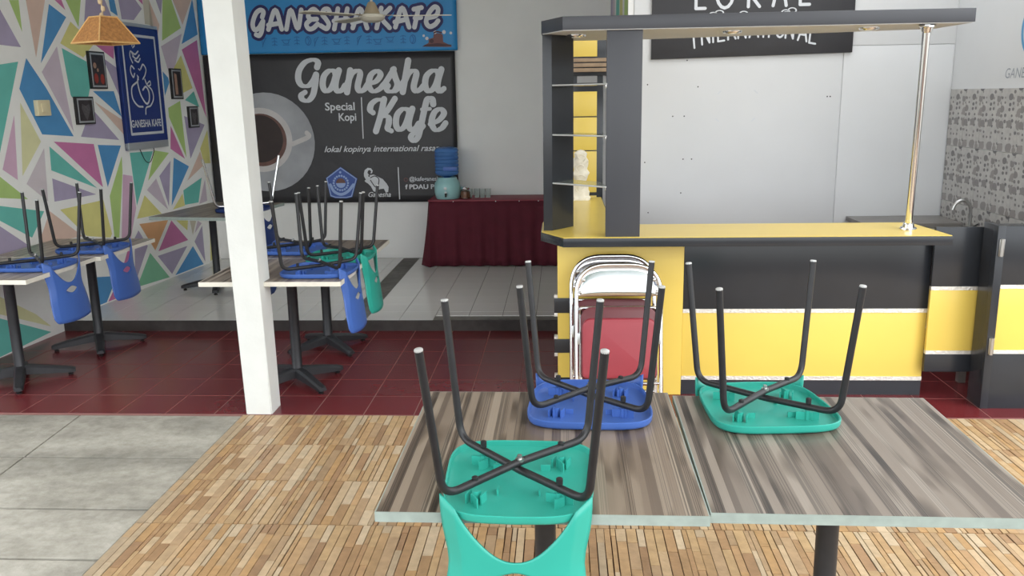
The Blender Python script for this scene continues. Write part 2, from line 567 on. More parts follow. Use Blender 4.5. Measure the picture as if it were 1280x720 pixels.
def text_print(name, body, x, y, size, material, parent, width=None, shear=0.0, z=0.002, bold=0.0):
    """Flat lettering made from the built-in face; scaled so that its cap width is WIDTH."""
    cu = bpy.data.curves.new('lettering', 'FONT')
    cu.body = body
    cu.size = size
    cu.shear = shear
    cu.offset = bold
    cu.resolution_u = 3
    tmp = bpy.data.objects.new('lettering', cu)
    COL.objects.link(tmp)
    bpy.context.view_layer.update()
    dg = bpy.context.evaluated_depsgraph_get()
    me = bpy.data.meshes.new_from_object(tmp.evaluated_get(dg))
    bpy.data.objects.remove(tmp)
    bpy.data.curves.remove(cu)
    xs = [v.co.x for v in me.vertices]
    k = width / (max(xs) - min(xs)) if width else 1.0
    x0 = min(xs)
    for v in me.vertices:
        v.co = Vector((x + (v.co.x - x0) * k, y + v.co.y, z))
    me.materials.clear()
    words_ = body.split()
    if len(words_) < 2:
        return [link(name, me, material, parent)]
    # one mesh per word, cut at the widest gaps
    bm = bmesh.new(); bm.from_mesh(me); bpy.data.meshes.remove(me)
    seen, isl = set(), []
    for v in bm.verts:
        if v in seen: continue
        st, g = [v], []
        seen.add(v)
        while st:
            q = st.pop(); g.append(q)
            for e in q.link_edges:
                w_ = e.other_vert(q)
                if w_ not in seen:
                    seen.add(w_); st.append(w_)
        isl.append((min(q.co.x + 0 * q.co.y for q in g), max(q.co.x for q in g), [q.co.copy() for q in g], [tuple(g.index(q) for q in f.verts) for f in {f for q in g for f in q.link_faces}]))
    isl.sort(key=lambda t_: t_[0])
    gaps = sorted(range(1, len(isl)), key=lambda i: isl[i][0] - max(t_[1] for t_ in isl[:i]))[-(len(words_) - 1):]
    out = []
    cuts = [0] + sorted(gaps) + [len(isl)]
    bm.free()
    for a, b in zip(cuts, cuts[1:]):
        vv, ff = [], []
        for t_ in isl[a:b]:
            o_ = len(vv)
            vv += t_[2]
            ff += [tuple(i + o_ for i in f) for f in t_[3]]
        m_ = bpy.data.meshes.new(name)
        m_.from_pydata([tuple(v) for v in vv], [], ff)
        out.append(link(name, m_, material, parent))
    return out

# ---------------------------------------------------------------- measured outlines (metres, on the wall each belongs to)
MURAL = [["lavender", [[0.377, 2.304], [0.429, 2.268], [0.585, 2.036], [0.383, 2.041], [0.324, 2.043]]], ["green", [[0.527, 2.339], [0.624, 2.349], [0.618, 2.138]]], ["peach", [[0.696, 2.388], [0.92, 2.412], [0.729, 1.973]]], ["blue", [[0.944, 2.354], [1.125, 2.278], [0.773, 1.936]]], ["pink", [[0.981, 2.407], [1.083, 2.418], [1.125, 2.329]]], ["green", [[1.13, 2.423], [1.336, 2.444], [1.261, 2.217]]], ["lavender", [[1.397, 2.45], [1.631, 2.475], [1.745, 2.277], [1.496, 2.168], [1.336, 2.246]]], ["yellow", [[1.171, 2.25], [1.431, 2.103], [1.277, 1.995], [1.017, 2.086]]], ["teal", [[0.289, 1.904], [0.537, 1.938], [0.45, 1.762], [0.243, 1.345], [0.156, 1.247]]], ["blue", [[0.624, 1.966], [0.513, 1.757], [0.688, 1.442], [1.043, 1.412], [0.796, 1.765]]], ["mauve", [[0.975, 2.062], [0.77, 1.875], [1.05, 1.444]]], ["teal", [[1.029, 2.053], [1.311, 1.966], [1.327, 1.787], [1.278, 1.696], [1.08, 1.697], [1.066, 1.72]]], ["paleyellow", [[0.503, 1.666], [0.665, 1.392], [0.428, 1.17]]], ["pinkpale", [[0.426, 1.582], [0.375, 1.147], [0.243, 1.229]]], ["mauvepale", [[0.69, 1.346], [0.658, 0.966], [0.457, 1.112]]], ["teal", [[0.749, 1.354], [1.255, 1.002], [0.737, 1.183]]], ["pink", [[0.804, 1.385], [1.28, 1.342], [1.335, 1.0]]], ["lavender", [[1.304, 1.617], [1.632, 1.356], [1.13, 1.405]]], ["peach", [[1.355, 1.665], [1.71, 1.515], [1.74, 1.37]]], ["blue", [[1.349, 1.745], [1.63, 1.746], [1.703, 1.541]]], ["blue", [[1.331, 1.333], [1.646, 1.31], [1.399, 0.994]]], ["lavender", [[1.527, 2.005], [1.711, 1.93], [1.702, 1.708]]], ["pink", [[1.412, 2.114], [1.706, 2.131], [1.679, 1.999]]], ["green", [[1.641, 1.225], [1.628, 1.095], [1.479, 0.572], [1.412, 0.582], [1.412, 0.921]]], ["yellow", [[0.779, 0.892], [1.32, 0.9], [1.386, 0.619], [1.358, 0.591], [1.051, 0.653]]], ["lavender", [[0.735, 1.125], [1.235, 0.954], [0.728, 0.957]]], ["green", [[0.152, 1.226], [0.211, 1.184], [0.452, 1.007], [0.183, 1.046], [0.118, 1.056]]], ["teal", [[0.108, 1.005], [0.173, 0.994], [0.602, 0.903], [0.44, 0.738], [0.153, 0.897], [0.092, 0.927]]], ["lavender", [[0.085, 0.891], [0.146, 0.861], [0.397, 0.689], [0.367, 0.666], [0.107, 0.668], [0.04, 0.669]]], ["peach", [[0.662, 0.896], [1.002, 0.661], [0.689, 0.669], [0.484, 0.662]]], ["pinkpale", [[1.629, 1.075], [1.761, 1.051], [1.769, 0.779], [1.634, 0.527], [1.508, 0.547]]], ["teal", [[1.763, 1.244], [2.124, 1.235], [1.785, 0.798]]], ["green", [[2.152, 1.24], [2.39, 1.204], [1.998, 0.988]]], ["pink", [[2.465, 1.444], [2.667, 1.13], [2.425, 1.238]]], ["green", [[2.68, 1.663], [2.699, 1.139], [2.452, 1.523], [2.453, 1.601]]], ["lavender", [[2.728, 1.524], [3.111, 1.43], [2.773, 1.123]]], ["teal", [[2.956, 1.752], [3.038, 1.601], [2.771, 1.67]]], ["pink", [[2.8, 2.128], [3.111, 2.233], [3.164, 1.491]]], ["yellow", [[2.775, 2.077], [2.938, 1.781], [2.754, 1.736], [2.621, 1.957]]], ["mauve", [[2.828, 2.273], [2.644, 1.965], [2.517, 1.933], [2.433, 2.138]]], ["green", [[2.547, 2.584], [2.674, 2.598], [2.822, 2.323], [2.463, 2.188]]], ["peach", [[2.7, 2.586], [3.093, 2.627], [2.858, 2.354]]], ["blue", [[3.09, 2.613], [3.137, 2.286], [2.809, 2.179]]], ["blue", [[2.419, 1.923], [2.505, 1.87], [2.518, 1.827], [2.418, 1.707]]], ["lavender", [[2.408, 2.556], [2.544, 2.57], [2.487, 2.415]]], ["peach", [[2.309, 2.519], [2.442, 2.323], [2.399, 2.238], [2.29, 2.285]]], ["lavender", [[1.834, 2.496], [2.061, 2.52], [2.179, 2.434], [2.036, 2.331], [1.857, 2.323]]], ["sand", [[2.211, 2.535], [2.302, 2.545], [2.346, 2.309], [2.205, 2.312]]], ["pink", [[2.098, 2.524], [2.198, 2.534], [2.204, 2.469]]], ["blue", [[1.697, 2.482], [1.776, 2.49], [1.804, 2.344], [1.709, 2.373]]], ["lavender", [[2.404, 1.131], [2.298, 0.727], [2.188, 1.012]]], ["mauve", [[2.131, 0.996], [2.279, 0.701], [1.964, 0.911]]], ["blue", [[2.466, 1.155], [2.729, 1.055], [2.348, 0.728]]], ["peach", [[2.974, 1.182], [3.029, 1.047], [2.673, 0.924]]], ["yellow", [[3.16, 1.382], [3.164, 1.052], [3.032, 1.062], [2.978, 1.205]]], ["teal", [[2.957, 0.928], [2.849, 0.698], [2.585, 0.707], [2.582, 0.843]]], ["mauve", [[3.019, 0.906], [3.028, 0.692], [2.861, 0.681]]], ["yellow", [[1.918, 0.871], [2.164, 0.679], [1.763, 0.688]]], ["yellow", [[2.561, 0.815], [2.584, 0.699], [2.362, 0.69]]], ["orange", [[1.791, 0.639], [2.261, 0.608], [1.997, 0.374]]], ["pink", [[2.315, 0.597], [2.582, 0.372], [2.047, 0.358]]], ["lavender", [[2.026, 0.319], [2.556, 0.319], [2.236, 0.113]]], ["blue", [[2.661, 0.301], [2.837, 0.09], [2.29, 0.09]]], ["mint", [[1.91, 0.368], [2.189, 0.093], [1.652, 0.117]]], ["lavender", [[1.768, 0.588], [1.884, 0.433], [1.634, 0.155], [1.696, 0.53]]], ["pink", [[1.585, 0.46], [1.643, 0.45], [1.595, 0.143], [1.503, 0.09], [1.228, 0.09], [1.428, 0.254]]], ["yellow", [[2.393, 0.59], [2.618, 0.558], [2.584, 0.464]]], ["lavender", [[2.877, 0.467], [2.875, 0.108], [2.7, 0.337]]], ["yellow", [[3.037, 0.475], [3.09, 0.125], [2.98, 0.09]]], ["sand", [[2.648, 0.554], [2.768, 0.529], [2.681, 0.402]]], ["mauve", [[2.799, 0.525], [2.874, 0.491], [2.714, 0.413]]], ["blue", [[1.028, 0.33], [1.385, 0.269], [1.208, 0.09], [1.025, 0.09]]], ["teal", [[-0.037, 0.286], [0.025, 0.259], [0.508, 0.034], [-0.027, 0.005], [-0.096, 0.005]]], ["paleyellow", [[-0.008, 0.431], [0.053, 0.401], [0.375, 0.199], [0.516, 0.074], [0.03, 0.286], [-0.031, 0.317]]]]
WALLPT = {"sign": [[1.729, 2.307], [2.372, 2.304], [2.429, 1.259], [1.755, 1.264]], "f1": [[1.315, 2.038], [1.514, 2.047], [1.524, 1.77], [1.332, 1.763]], "f2": [[1.091, 1.703], [1.31, 1.702], [1.29, 1.496], [1.089, 1.496]], "f3": [[2.533, 1.94], [2.678, 1.952], [2.714, 1.685], [2.524, 1.679]], "f4": [[2.79, 1.611], [2.96, 1.609], [2.971, 1.42], [2.797, 1.411]], "sw": [[0.637, 1.681], [0.773, 1.675], [0.771, 1.574], [0.658, 1.571]], "corner": [[3.167, 2.606], [3.213, 0.679]]}
GANESHA = [[[-2.36, 1.961], [-2.348, 2.001], [-2.371, 2.026], [-2.416, 2.029], [-2.481, 2.003], [-2.538, 1.931], [-2.551, 1.847], [-2.52, 1.792], [-2.456, 1.788], [-2.404, 1.837], [-2.374, 1.89]], [[-2.374, 1.89], [-2.389, 1.798], [-2.418, 1.698], [-2.47, 1.646], [-2.524, 1.66], [-2.531, 1.7], [-2.492, 1.727]], [[-2.182, 1.894], [-2.199, 1.922], [-2.247, 1.923], [-2.298, 1.873], [-2.315, 1.789], [-2.291, 1.735], [-2.245, 1.75], [-2.206, 1.81], [-2.171, 1.909]], [[-2.148, 1.927], [-2.181, 1.833], [-2.19, 1.764], [-2.166, 1.728], [-2.122, 1.748], [-2.096, 1.783]], [[-2.037, 1.925], [-2.08, 1.721]], [[-2.069, 1.808], [-2.026, 1.892], [-1.969, 1.921], [-1.942, 1.89], [-1.972, 1.776], [-1.955, 1.728], [-1.91, 1.744], [-1.872, 1.794]], [[-1.872, 1.794], [-1.791, 1.819], [-1.744, 1.879], [-1.778, 1.915], [-1.839, 1.876], [-1.863, 1.782], [-1.824, 1.726], [-1.76, 1.746], [-1.713, 1.792]], [[-1.713, 1.787], [-1.662, 1.855], [-1.611, 1.93]], [[-1.62, 1.923], [-1.602, 1.854], [-1.583, 1.785], [-1.617, 1.729], [-1.672, 1.724], [-1.691, 1.756], [-1.674, 1.776]], [[-1.605, 1.729], [-1.555, 1.765], [-1.518, 1.815]], [[-1.469, 2.007], [-1.534, 1.715]], [[-1.519, 1.799], [-1.474, 1.882], [-1.426, 1.912], [-1.395, 1.884], [-1.425, 1.767], [-1.407, 1.719], [-1.363, 1.736], [-1.33, 1.77]], [[-1.18, 1.878], [-1.199, 1.905], [-1.246, 1.906], [-1.299, 1.857], [-1.313, 1.773], [-1.288, 1.719], [-1.243, 1.734], [-1.203, 1.794], [-1.171, 1.893]], [[-1.152, 1.92], [-1.186, 1.817], [-1.195, 1.748], [-1.174, 1.713], [-1.132, 1.74]], [[-1.835, 1.522], [-1.862, 1.55], [-1.846, 1.604], [-1.792, 1.642], [-1.728, 1.644]], [[-1.72, 1.649], [-1.759, 1.502], [-1.815, 1.344]], [[-1.614, 1.652], [-1.693, 1.54], [-1.751, 1.487]], [[-1.751, 1.49], [-1.688, 1.478], [-1.685, 1.423], [-1.698, 1.369], [-1.662, 1.345]], [[-1.478, 1.522], [-1.501, 1.548], [-1.549, 1.549], [-1.599, 1.497], [-1.614, 1.41], [-1.589, 1.356], [-1.543, 1.375], [-1.506, 1.436], [-1.47, 1.537]], [[-1.447, 1.554], [-1.481, 1.452], [-1.488, 1.389], [-1.464, 1.352], [-1.42, 1.373], [-1.39, 1.412]], [[-1.242, 1.595], [-1.251, 1.646], [-1.294, 1.647], [-1.322, 1.573], [-1.37, 1.388], [-1.4, 1.287], [-1.441, 1.245], [-1.472, 1.277], [-1.45, 1.314], [-1.398, 1.338], [-1.348, 1.388]], [[-1.355, 1.546], [-1.275, 1.551]], [[-1.28, 1.405], [-1.194, 1.44], [-1.14, 1.506], [-1.175, 1.548], [-1.235, 1.513], [-1.264, 1.418], [-1.229, 1.35], [-1.17, 1.363], [-1.127, 1.413]]]
RULES = [[[-1.942, 1.666], [-1.945, 1.278]], [[-1.611, 0.988], [-1.61, 0.68]]]
BLUETXT = [[[-2.859, 2.433], [-2.843, 2.481], [-2.874, 2.498], [-2.92, 2.464], [-2.956, 2.378], [-2.944, 2.32], [-2.903, 2.332], [-2.854, 2.397]], [[-2.854, 2.397], [-2.873, 2.309], [-2.9, 2.265], [-2.931, 2.273]], [[-2.807, 2.319], [-2.727, 2.497], [-2.677, 2.319]], [[-2.804, 2.359], [-2.701, 2.373]], [[-2.632, 2.318], [-2.577, 2.494], [-2.522, 2.321], [-2.475, 2.492]], [[-2.321, 2.47], [-2.352, 2.495], [-2.389, 2.479], [-2.412, 2.431], [-2.386, 2.404]], [[-2.394, 2.403], [-2.331, 2.405]], [[-2.39, 2.402], [-2.434, 2.361], [-2.415, 2.318], [-2.372, 2.322], [-2.325, 2.36]], [[-2.199, 2.453], [-2.215, 2.492], [-2.254, 2.49], [-2.275, 2.448], [-2.242, 2.402], [-2.218, 2.356], [-2.242, 2.315], [-2.297, 2.344]], [[-2.121, 2.496], [-2.167, 2.311]], [[-2.03, 2.494], [-2.08, 2.316]], [[-2.166, 2.384], [-2.028, 2.397]], [[-1.988, 2.317], [-1.909, 2.493], [-1.85, 2.314]], [[-1.99, 2.365], [-1.879, 2.39]], [[-1.705, 2.493], [-1.758, 2.312]], [[-1.621, 2.491], [-1.701, 2.405], [-1.634, 2.312]], [[-1.578, 2.317], [-1.505, 2.491], [-1.446, 2.314]], [[-1.581, 2.363], [-1.475, 2.385]], [[-1.349, 2.486], [-1.395, 2.313]], [[-1.394, 2.476], [-1.321, 2.489]], [[-1.386, 2.395], [-1.331, 2.4]], [[-1.256, 2.396], [-1.184, 2.415], [-1.163, 2.47], [-1.198, 2.493], [-1.25, 2.44], [-1.281, 2.361], [-1.251, 2.316], [-1.2, 2.331], [-1.167, 2.366]]]
ELE = [[-1.956, 0.934], [-1.946, 0.967], [-1.916, 0.989], [-1.883, 0.985], [-1.866, 0.961], [-1.874, 0.936], [-1.891, 0.932], [-1.882, 0.953], [-1.895, 0.969], [-1.914, 0.961], [-1.92, 0.939], [-1.903, 0.917], [-1.858, 0.923], [-1.814, 0.899], [-1.77, 0.877], [-1.733, 0.832], [-1.715, 0.798], [-1.722, 0.748], [-1.748, 0.748], [-1.763, 0.782], [-1.797, 0.779], [-1.82, 0.771], [-1.838, 0.749], [-1.868, 0.757], [-1.892, 0.806], [-1.919, 0.834], [-1.946, 0.851], [-1.953, 0.862], [-1.939, 0.873], [-1.956, 0.906]]
EAR = [[-1.893, 0.891], [-1.847, 0.908], [-1.809, 0.877], [-1.82, 0.816], [-1.847, 0.8], [-1.876, 0.839], [-1.892, 0.867]]
PENT = [[-2.186, 1.003], [-2.023, 0.885], [-2.084, 0.701], [-2.142, 0.688], [-2.256, 0.691], [-2.306, 0.709], [-2.34, 0.894]]
PENTC = [[-2.192, 0.842], [-2.188, 0.92], [-2.108, 0.841]]
SMILE = [[-2.299, 0.826], [-2.263, 0.759], [-2.196, 0.73], [-2.127, 0.758], [-2.066, 0.824]]
CUP = [[-2.91, 1.249], [-2.428, 1.243], [-2.964, 1.273], [-2.651, 1.269], [-2.972, 1.273], [-2.707, 1.27], [-2.654, 1.23], [-2.489, 1.298], [-2.502, 1.337]]
TXT = {"special": [[-2.305, 1.551], [-2.012, 1.546], [-2.3, 1.627]], "kopi": [[-2.176, 1.449], [-2.002, 1.447]], "lokal": [[-2.338, 1.148], [-1.217, 1.135]], "ig": [[-1.505, 0.856], [-1.21, 0.853]], "fb": [[-1.508, 0.777], [-1.229, 0.775]], "fbi": [[-1.548, 0.778], [-1.524, 0.777]], "igi": [[-1.56, 0.888], [-1.521, 0.849]], "gs": [[-1.921, 0.702], [-1.696, 0.7]]}
BUILD = [[-1.329, 2.133], [-1.264, 2.168], [-1.263, 2.2], [-1.216, 2.215], [-1.216, 2.239], [-1.198, 2.255], [-1.144, 2.25], [-1.127, 2.238], [-1.125, 2.173], [-1.047, 2.136], [-1.047, 2.126]]
BLUEB = [[-2.954, 2.107], [-0.999, 2.108], [-0.985, 2.589]]
BLKB = [[-1.0, 2.071], [-1.042, 0.646], [-3.028, 0.663]]
ICONS = [[-2.857, 2.203], [-2.757, 2.201], [-2.645, 2.207], [-2.538, 2.209], [-2.428, 2.207], [-2.348, 2.201], [-2.269, 2.2], [-2.153, 2.205], [-2.051, 2.2], [-1.931, 2.205], [-1.838, 2.203], [-1.753, 2.197], [-1.634, 2.215], [-1.508, 2.201], [-1.416, 2.203]]
LOK = [[0.917, 2.221], [0.975, 2.223], [1.052, 2.267], [1.173, 2.264], [1.27, 2.226], [1.341, 2.236], [1.436, 2.229], [1.515, 2.238], [1.616, 2.233], [1.675, 2.238]]
INT = [[0.907, 1.959], [0.967, 1.983], [1.016, 1.994], [1.074, 2.002], [1.142, 2.013], [1.21, 2.02], [1.286, 2.025], [1.354, 2.026], [1.408, 2.025], [1.461, 2.023], [1.529, 2.017], [1.613, 2.001], [1.69, 1.982]]
BEAN = [[1.055, 2.189], [1.219, 2.18], [1.543, 2.196]]
LSIGN = [[0.623, 1.889], [1.988, 1.914]]

# ================================================================ STRUCTURE
WA = Vector((-3.75, 5.4, 0))
WANG = math.atan2(3.15, 0.25)
WROT = (PI / 2, 0, WANG)
BROT = (PI / 2, 0, 0)
PLAT = 0.08
ROOF_FRONT = -1.0

def noshare_box(name, *a, **k):
    return struct(box(name, *a, **k))

# ground and floors
noshare_box('ground', -30, 30, -30, 30, -0.30, -0.06, M_CONC)
conc = noshare_box('floor', -6.0, -1.73, -3.0, 4.34, -0.055, -0.025, M_CEM)
def slab(x0, x1, y0, y1, rz=0.0):
    o = box('concrete_slab', x0 + 0.005, x1 - 0.005, y0 + 0.007, y1 - 0.007, -0.03, -0.004, M_CONC, conc, bev=0.004)
    return o
def slab_quad(pts):
    bm = bmesh.new()
    add_prism(bm, pts, -0.03, -0.004, bev=0.003)
    bmesh.ops.recalc_face_normals(bm, faces=bm.faces)
    return from_bm('concrete_slab', bm, M_CONC, conc)
ys = [-3.0, -1.2, 0.4, 1.6, 2.30, 2.845, 3.246, 3.775, 4.335]
for n_, (a, b) in enumerate(zip(ys, ys[1:])):
    gp = 0.009 if a < 3.5 else 0.004
    def jx(y): return -2.62 + (y - 4.335) * -0.06 if y > 3.2 else -2.62 - 1.6
    if a > 3.2:
        slab_quad([(jx(a) + .004, a + gp), (-1.724, a + gp), (-1.724, b - gp), (jx(b) + .004, b - gp)])
        slab_quad([(-6.0, a + gp), (jx(a) - .004, a + gp), (jx(b) - .004, b - gp), (-6.0, b - gp)])
    else:
        slab_quad([(-4.22, a + gp), (-1.724, a + gp), (-1.724, b - gp), (-4.22, b - gp)])
        slab_quad([(-6.0, a + gp), (-4.23, a + gp), (-4.23, b - gp), (-6.0, b - gp)])

# terrace tiles printed and pressed like narrow split-stone strips, laid lengthwise
terrace = noshare_box('floor', -1.72, 6.0, -3.0, 4.34, -0.055, -0.008, M_GROUTT)
PAL = [(178, 146, 108), (170, 137, 101), (184, 157, 123), (164, 131, 97), (178, 143, 101), (168, 141, 110), (190, 166, 134), (158, 126, 95), (180, 151, 113), (176, 156, 129), (192, 172, 144)]
def strip_tile_mesh(w, d, seed):
    rnd = random.Random(seed)
    bm = bmesh.new()
    lay = bm.loops.layers.float_color.new('tint')
    x = 0.0003
    while x < w - 0.004:
        sw = rnd.choice((0.020, 0.026, 0.031, 0.036, 0.040))
        if x + sw > w - 0.014:
            sw = w - 0.0003 - x
        y = 0.0015
        first = rnd.random() * 0.26 + 0.06
        while y < d - 0.004:
            sl = first if y < 0.01 else rnd.choice((0.13, 0.19, 0.26, 0.40))
            if y + sl > d - 0.05:
                sl = d - 0.0015 - y
            g = rnd.choice((0.0010, 0.0016, 0.0024))
            h = -0.0022 + rnd.random() * 0.0022
            c = lin(rnd.choice(PAL))
            k = 0.90 + 0.18 * rnd.random()
            fs = add_box(bm, x + g, x + sw - g, y + g * 0.7, y + sl - g * 0.7, -0.008, h)
            bmesh.ops.delete(bm, geom=[fs[0]], context='FACES_ONLY')
            for f in fs[1:]:
                for l in f.loops:
                    l[lay] = (c[0] * k, c[1] * k, c[2] * k, 1)
            y += sl
        x += sw
    me = bpy.data.meshes.new('floor_tile')
    bm.normal_update()
    bm.to_mesh(me)
    bm.free()
    me.materials.append(M_STRIP)
    return me
T = 0.405
variants = [strip_tile_mesh(T - 0.0005, T - 0.001, s) for s in range(5)]
cut = strip_tile_mesh(0.281, T - 0.002, 11)
k = 0
for row in range(8):
    y0 = 4.345 - (row + 1) * T
    o = bpy.data.objects.new('floor_tile', cut)
    COL.objects.link(o); o.parent = terrace; o.location = (-1.721, y0, 0)
    for c in range(12):
        o = bpy.data.objects.new('floor_tile', variants[(c * 2 + row * 3 + (c * row) % 2) % 5])
        COL.objects.link(o); o.parent = terrace
        o.location = (-1.438 + c * T, y0, 0)

def tile_mesh(name, w, d, h, m, b=0.0016):
    bm = bmesh.new()
    lo = [bm.verts.new((x, y, -h)) for x, y in ((0, 0), (w, 0), (w, d), (0, d))]
    md = [bm.verts.new((x, y, -b)) for x, y in ((0, 0), (w, 0), (w, d), (0, d))]
    hi = [bm.verts.new((x, y, 0)) for x, y in ((b, b), (w - b, b), (w - b, d - b), (b, d - b))]
    for A, B in ((lo, md), (md, hi)):
        for i in range(4):
            j = (i + 1) % 4
            bm.faces.new((A[i], A[j], B[j], B[i]))
    bm.faces.new(hi)
    bm.normal_update()
    me = bpy.data.meshes.new(name)
    bm.to_mesh(me); bm.free()
    me.materials.append(m)
    return me

# maroon tiled bay
redfloor = noshare_box('floor', -3.80, 2.85, 4.345, 6.12, -0.055, -0.0012, M_GROUTR)
TW, TD = 0.2725, 0.297
rme = tile_mesh('floor_tile', TW - 0.0035, TD - 0.0035, 0.006, M_TILER)
for r in range(6):
    for c in range(24):
        x = -3.79 + c * TW
        if x + TW > 2.86:
            continue
        o = bpy.data.objects.new('floor_tile', rme)
        COL.objects.link(o); o.parent = redfloor
        o.location = (x, 4.352 + r * TD, random.uniform(-0.0006, 0.0003))

# raised platform with white tiles, one row of them missing
plat = noshare_box('floor', -3.78, 0.47, 6.065, 8.66, -0.05, PLAT - 0.006, M_CEMMID)
noshare_box('trim_1', -3.71, 0.02, 6.056, 6.0655, 0.0, PLAT - 0.001, M_CEM)
WT = 0.2485
wme = tile_mesh('floor_tile', WT - 0.004, WT - 0.0006, 0.006, M_TILEW, 0.0004)
wnar = tile_mesh('floor_tile', 0.085, WT - 0.0006, 0.006, M_TILEW, 0.0004)
wsh = tile_mesh('floor_tile', WT - 0.004, WT * 0.45, 0.006, M_TILEW)
for r in range(10):
    for c in range(17):
        x = -1.681 + (c - 8) * WT
        y = 6.068 + r * WT
        if y + WT > 8.64 or x + 0.01 < -3.70:
            continue
        me, oy = wme, 0.0
        if c == 8:
            me = wnar
        if r == 0 and x > -0.95:
            me, oy = wsh, WT * 0.53
        if x + WT > 0.46:
            continue
        o = bpy.data.objects.new('floor_tile', me)
        COL.objects.link(o); o.parent = plat
        o.location = (x, y + oy, PLAT)

# walls
H = 3.4
wl = link('wall_left', bpy.data.meshes.new('wall_left'), M_MURALBG)
bm = bmesh.new()
add_box(bm, -1.15, 3.40, 0.0, H, -0.12, 0.0)
bm.to_mesh(wl.data); bm.free()
wl.location = WA; wl.rotation_euler = WROT
struct(wl)
def wpart(name, bm_, material, parent=wl):
    return from_bm(name, bm_, material, parent)
extra = [('teal', [(-1.1, 1.2), (-.6, 1.9), (-.75, .7)]), ('peach', [(-1.1, 2.9), (-.7, 2.2), (-.4, 2.95)]), ('pink', [(-1.1, .5), (-.5, .9), (-.3, .1)]),
         ('blue', [(-.45, 2.1), (-.15, 2.6), (-.2, 1.6)]), ('green', [(.1, 2.95), (.35, 2.55), (.7, 2.95)]), ('lavender', [(1.0, 2.95), (1.5, 2.6), (1.75, 2.95)]),
         ('yellow', [(1.95, 2.95), (2.2, 2.6), (2.55, 2.95)]), ('lavender', [(-.5, 1.1), (-.2, 1.4), (-.25, .5)])]
for cname, pts in MURAL + extra:
    bm = bmesh.new()
    add_poly(bm, [(s, min(max(z, 0.004), H - 0.02)) for s, z in pts], 0.0012)
    wpart('mural_shape', bm, MUR[cname])

wbk = noshare_box('wall_back', -3.62, 0.50, 8.60, 8.72, 0.0, H, M_WALL)
noshare_box('wall_kitchen', 0.50, 2.80, 6.30, 6.40, 0.0, H, M_WALLR)
wk = bpy.data.objects['wall_kitchen']
for (x0, x1, z0, z1) in ((0.50, 1.93, 0.0, 2.95), (1.935, 2.67, 0.0, 1.955), (1.935, 2.67, 1.96, 2.95)):
    p = box('wall_panel', x0 + 0.001, x1 - 0.001, 6.292, 6.302, z0, z1, M_WALLR, wk, bev=0.002)
bm = bmesh.new()
for px, pz in ((0.60, 1.72), (0.59, 1.18), (0.62, 0.82), (0.87, 1.88), (0.78, 1.50), (0.86, 1.50), (0.95, 1.70), (0.86, 1.20), (0.92, 1.20), (0.85, 0.96), (1.84, 1.62), (1.86, 1.62)):
    add_disc(bm, px, pz, 0.005, seg=8)
sp = from_bm('screw', bm, M_BLACKFR, wk, rot=BROT, loc=(0, 6.2915, 0))
bm = bmesh.new()
for px, pz, a in ((1.10, 1.66, .8), (1.35, 1.66, -.7), (1.09, 1.47, -.7), (1.34, 1.47, .8)):
    d = 0.013
    add_stroke(bm, [(px - d * math.cos(a), pz - d * math.sin(a)), (px + d * math.cos(a), pz + d * math.sin(a))], 0.008, curve=False)
from_bm('tape_mark', bm, M_PRINTW, wk, rot=BROT, loc=(0, 6.291, 0))
wp = noshare_box('wall_partition', 0.46, 0.505, 6.30, 8.62, 0.0, H, M_WALL)
for i, (y0, y1, cn) in enumerate(((6.34, 6.75, 'green'), (6.80, 7.2, 'yellow'), (7.25, 7.75, 'teal'), (7.8, 8.15, 'mauve'), (8.2, 8.55, 'lavender'))):
    bm = bmesh.new()
    sg = 1 if i % 2 else -1
    add_poly(bm, [(-y1, 0.1), (-y0, 0.1), (-y0 - 0.05 * (1 + sg), 2.95), (-y1 + 0.05 * (1 - sg), 2.95)], 0.0)
    from_bm('mural_shape', bm, MUR[cn], wp, rot=(PI / 2, 0, -PI / 2), loc=(0.4588, 0, 0))
wr = noshare_box('wall_right', 2.68, 2.80, 4.40, 6.40, 0.0, H, M_WALLR)
tme = tile_mesh('wall_tile', 0.236, 0.376, 0.006, M_PEB)
for r in range(4):
    for c in range(8):
        o = bpy.data.objects.new('wall_tile', tme)
        COL.objects.link(o); o.parent = wr
        o.rotation_euler = (PI / 2, 0, -PI / 2)
        o.location = (2.6735, 6.288 - c * 0.238, 1.658 - (r + 1) * 0.378)
# painted ring and words high on the right-hand wall
bm = bmesh.new()
add_disc(bm, -5.26, 1.99, 0.175, r_in=0.152)
from_bm('logo_print', bm, M_LOGO, wr, rot=(PI / 2, 0, -PI / 2), loc=(2.6790, 0, 0))
tx = text_print('lettering', 'GANESHA KAFE', -5.57, 1.715, 0.085, M_LOGOG, wr, width=0.62, shear=0.15)
for t_ in tx:
    t_.rotation_euler = (PI / 2, 0, -PI / 2); t_.location = (2.6810, 0, 0)

noshare_box('ceiling', -4.0, 0.9, 4.30, 8.75, H, H + 0.1, M_CEIL)
noshare_box('roof_unseen', -4.2, 2.2, ROOF_FRONT, 4.30, H + 0.2, H + 0.28, M_CEIL)  # unseen terrace roof, its reach and height shaped to balance the sky light
noshare_box('beam', -3.8, 2.8, 4.36, 4.56, 3.0, H, M_CEIL)

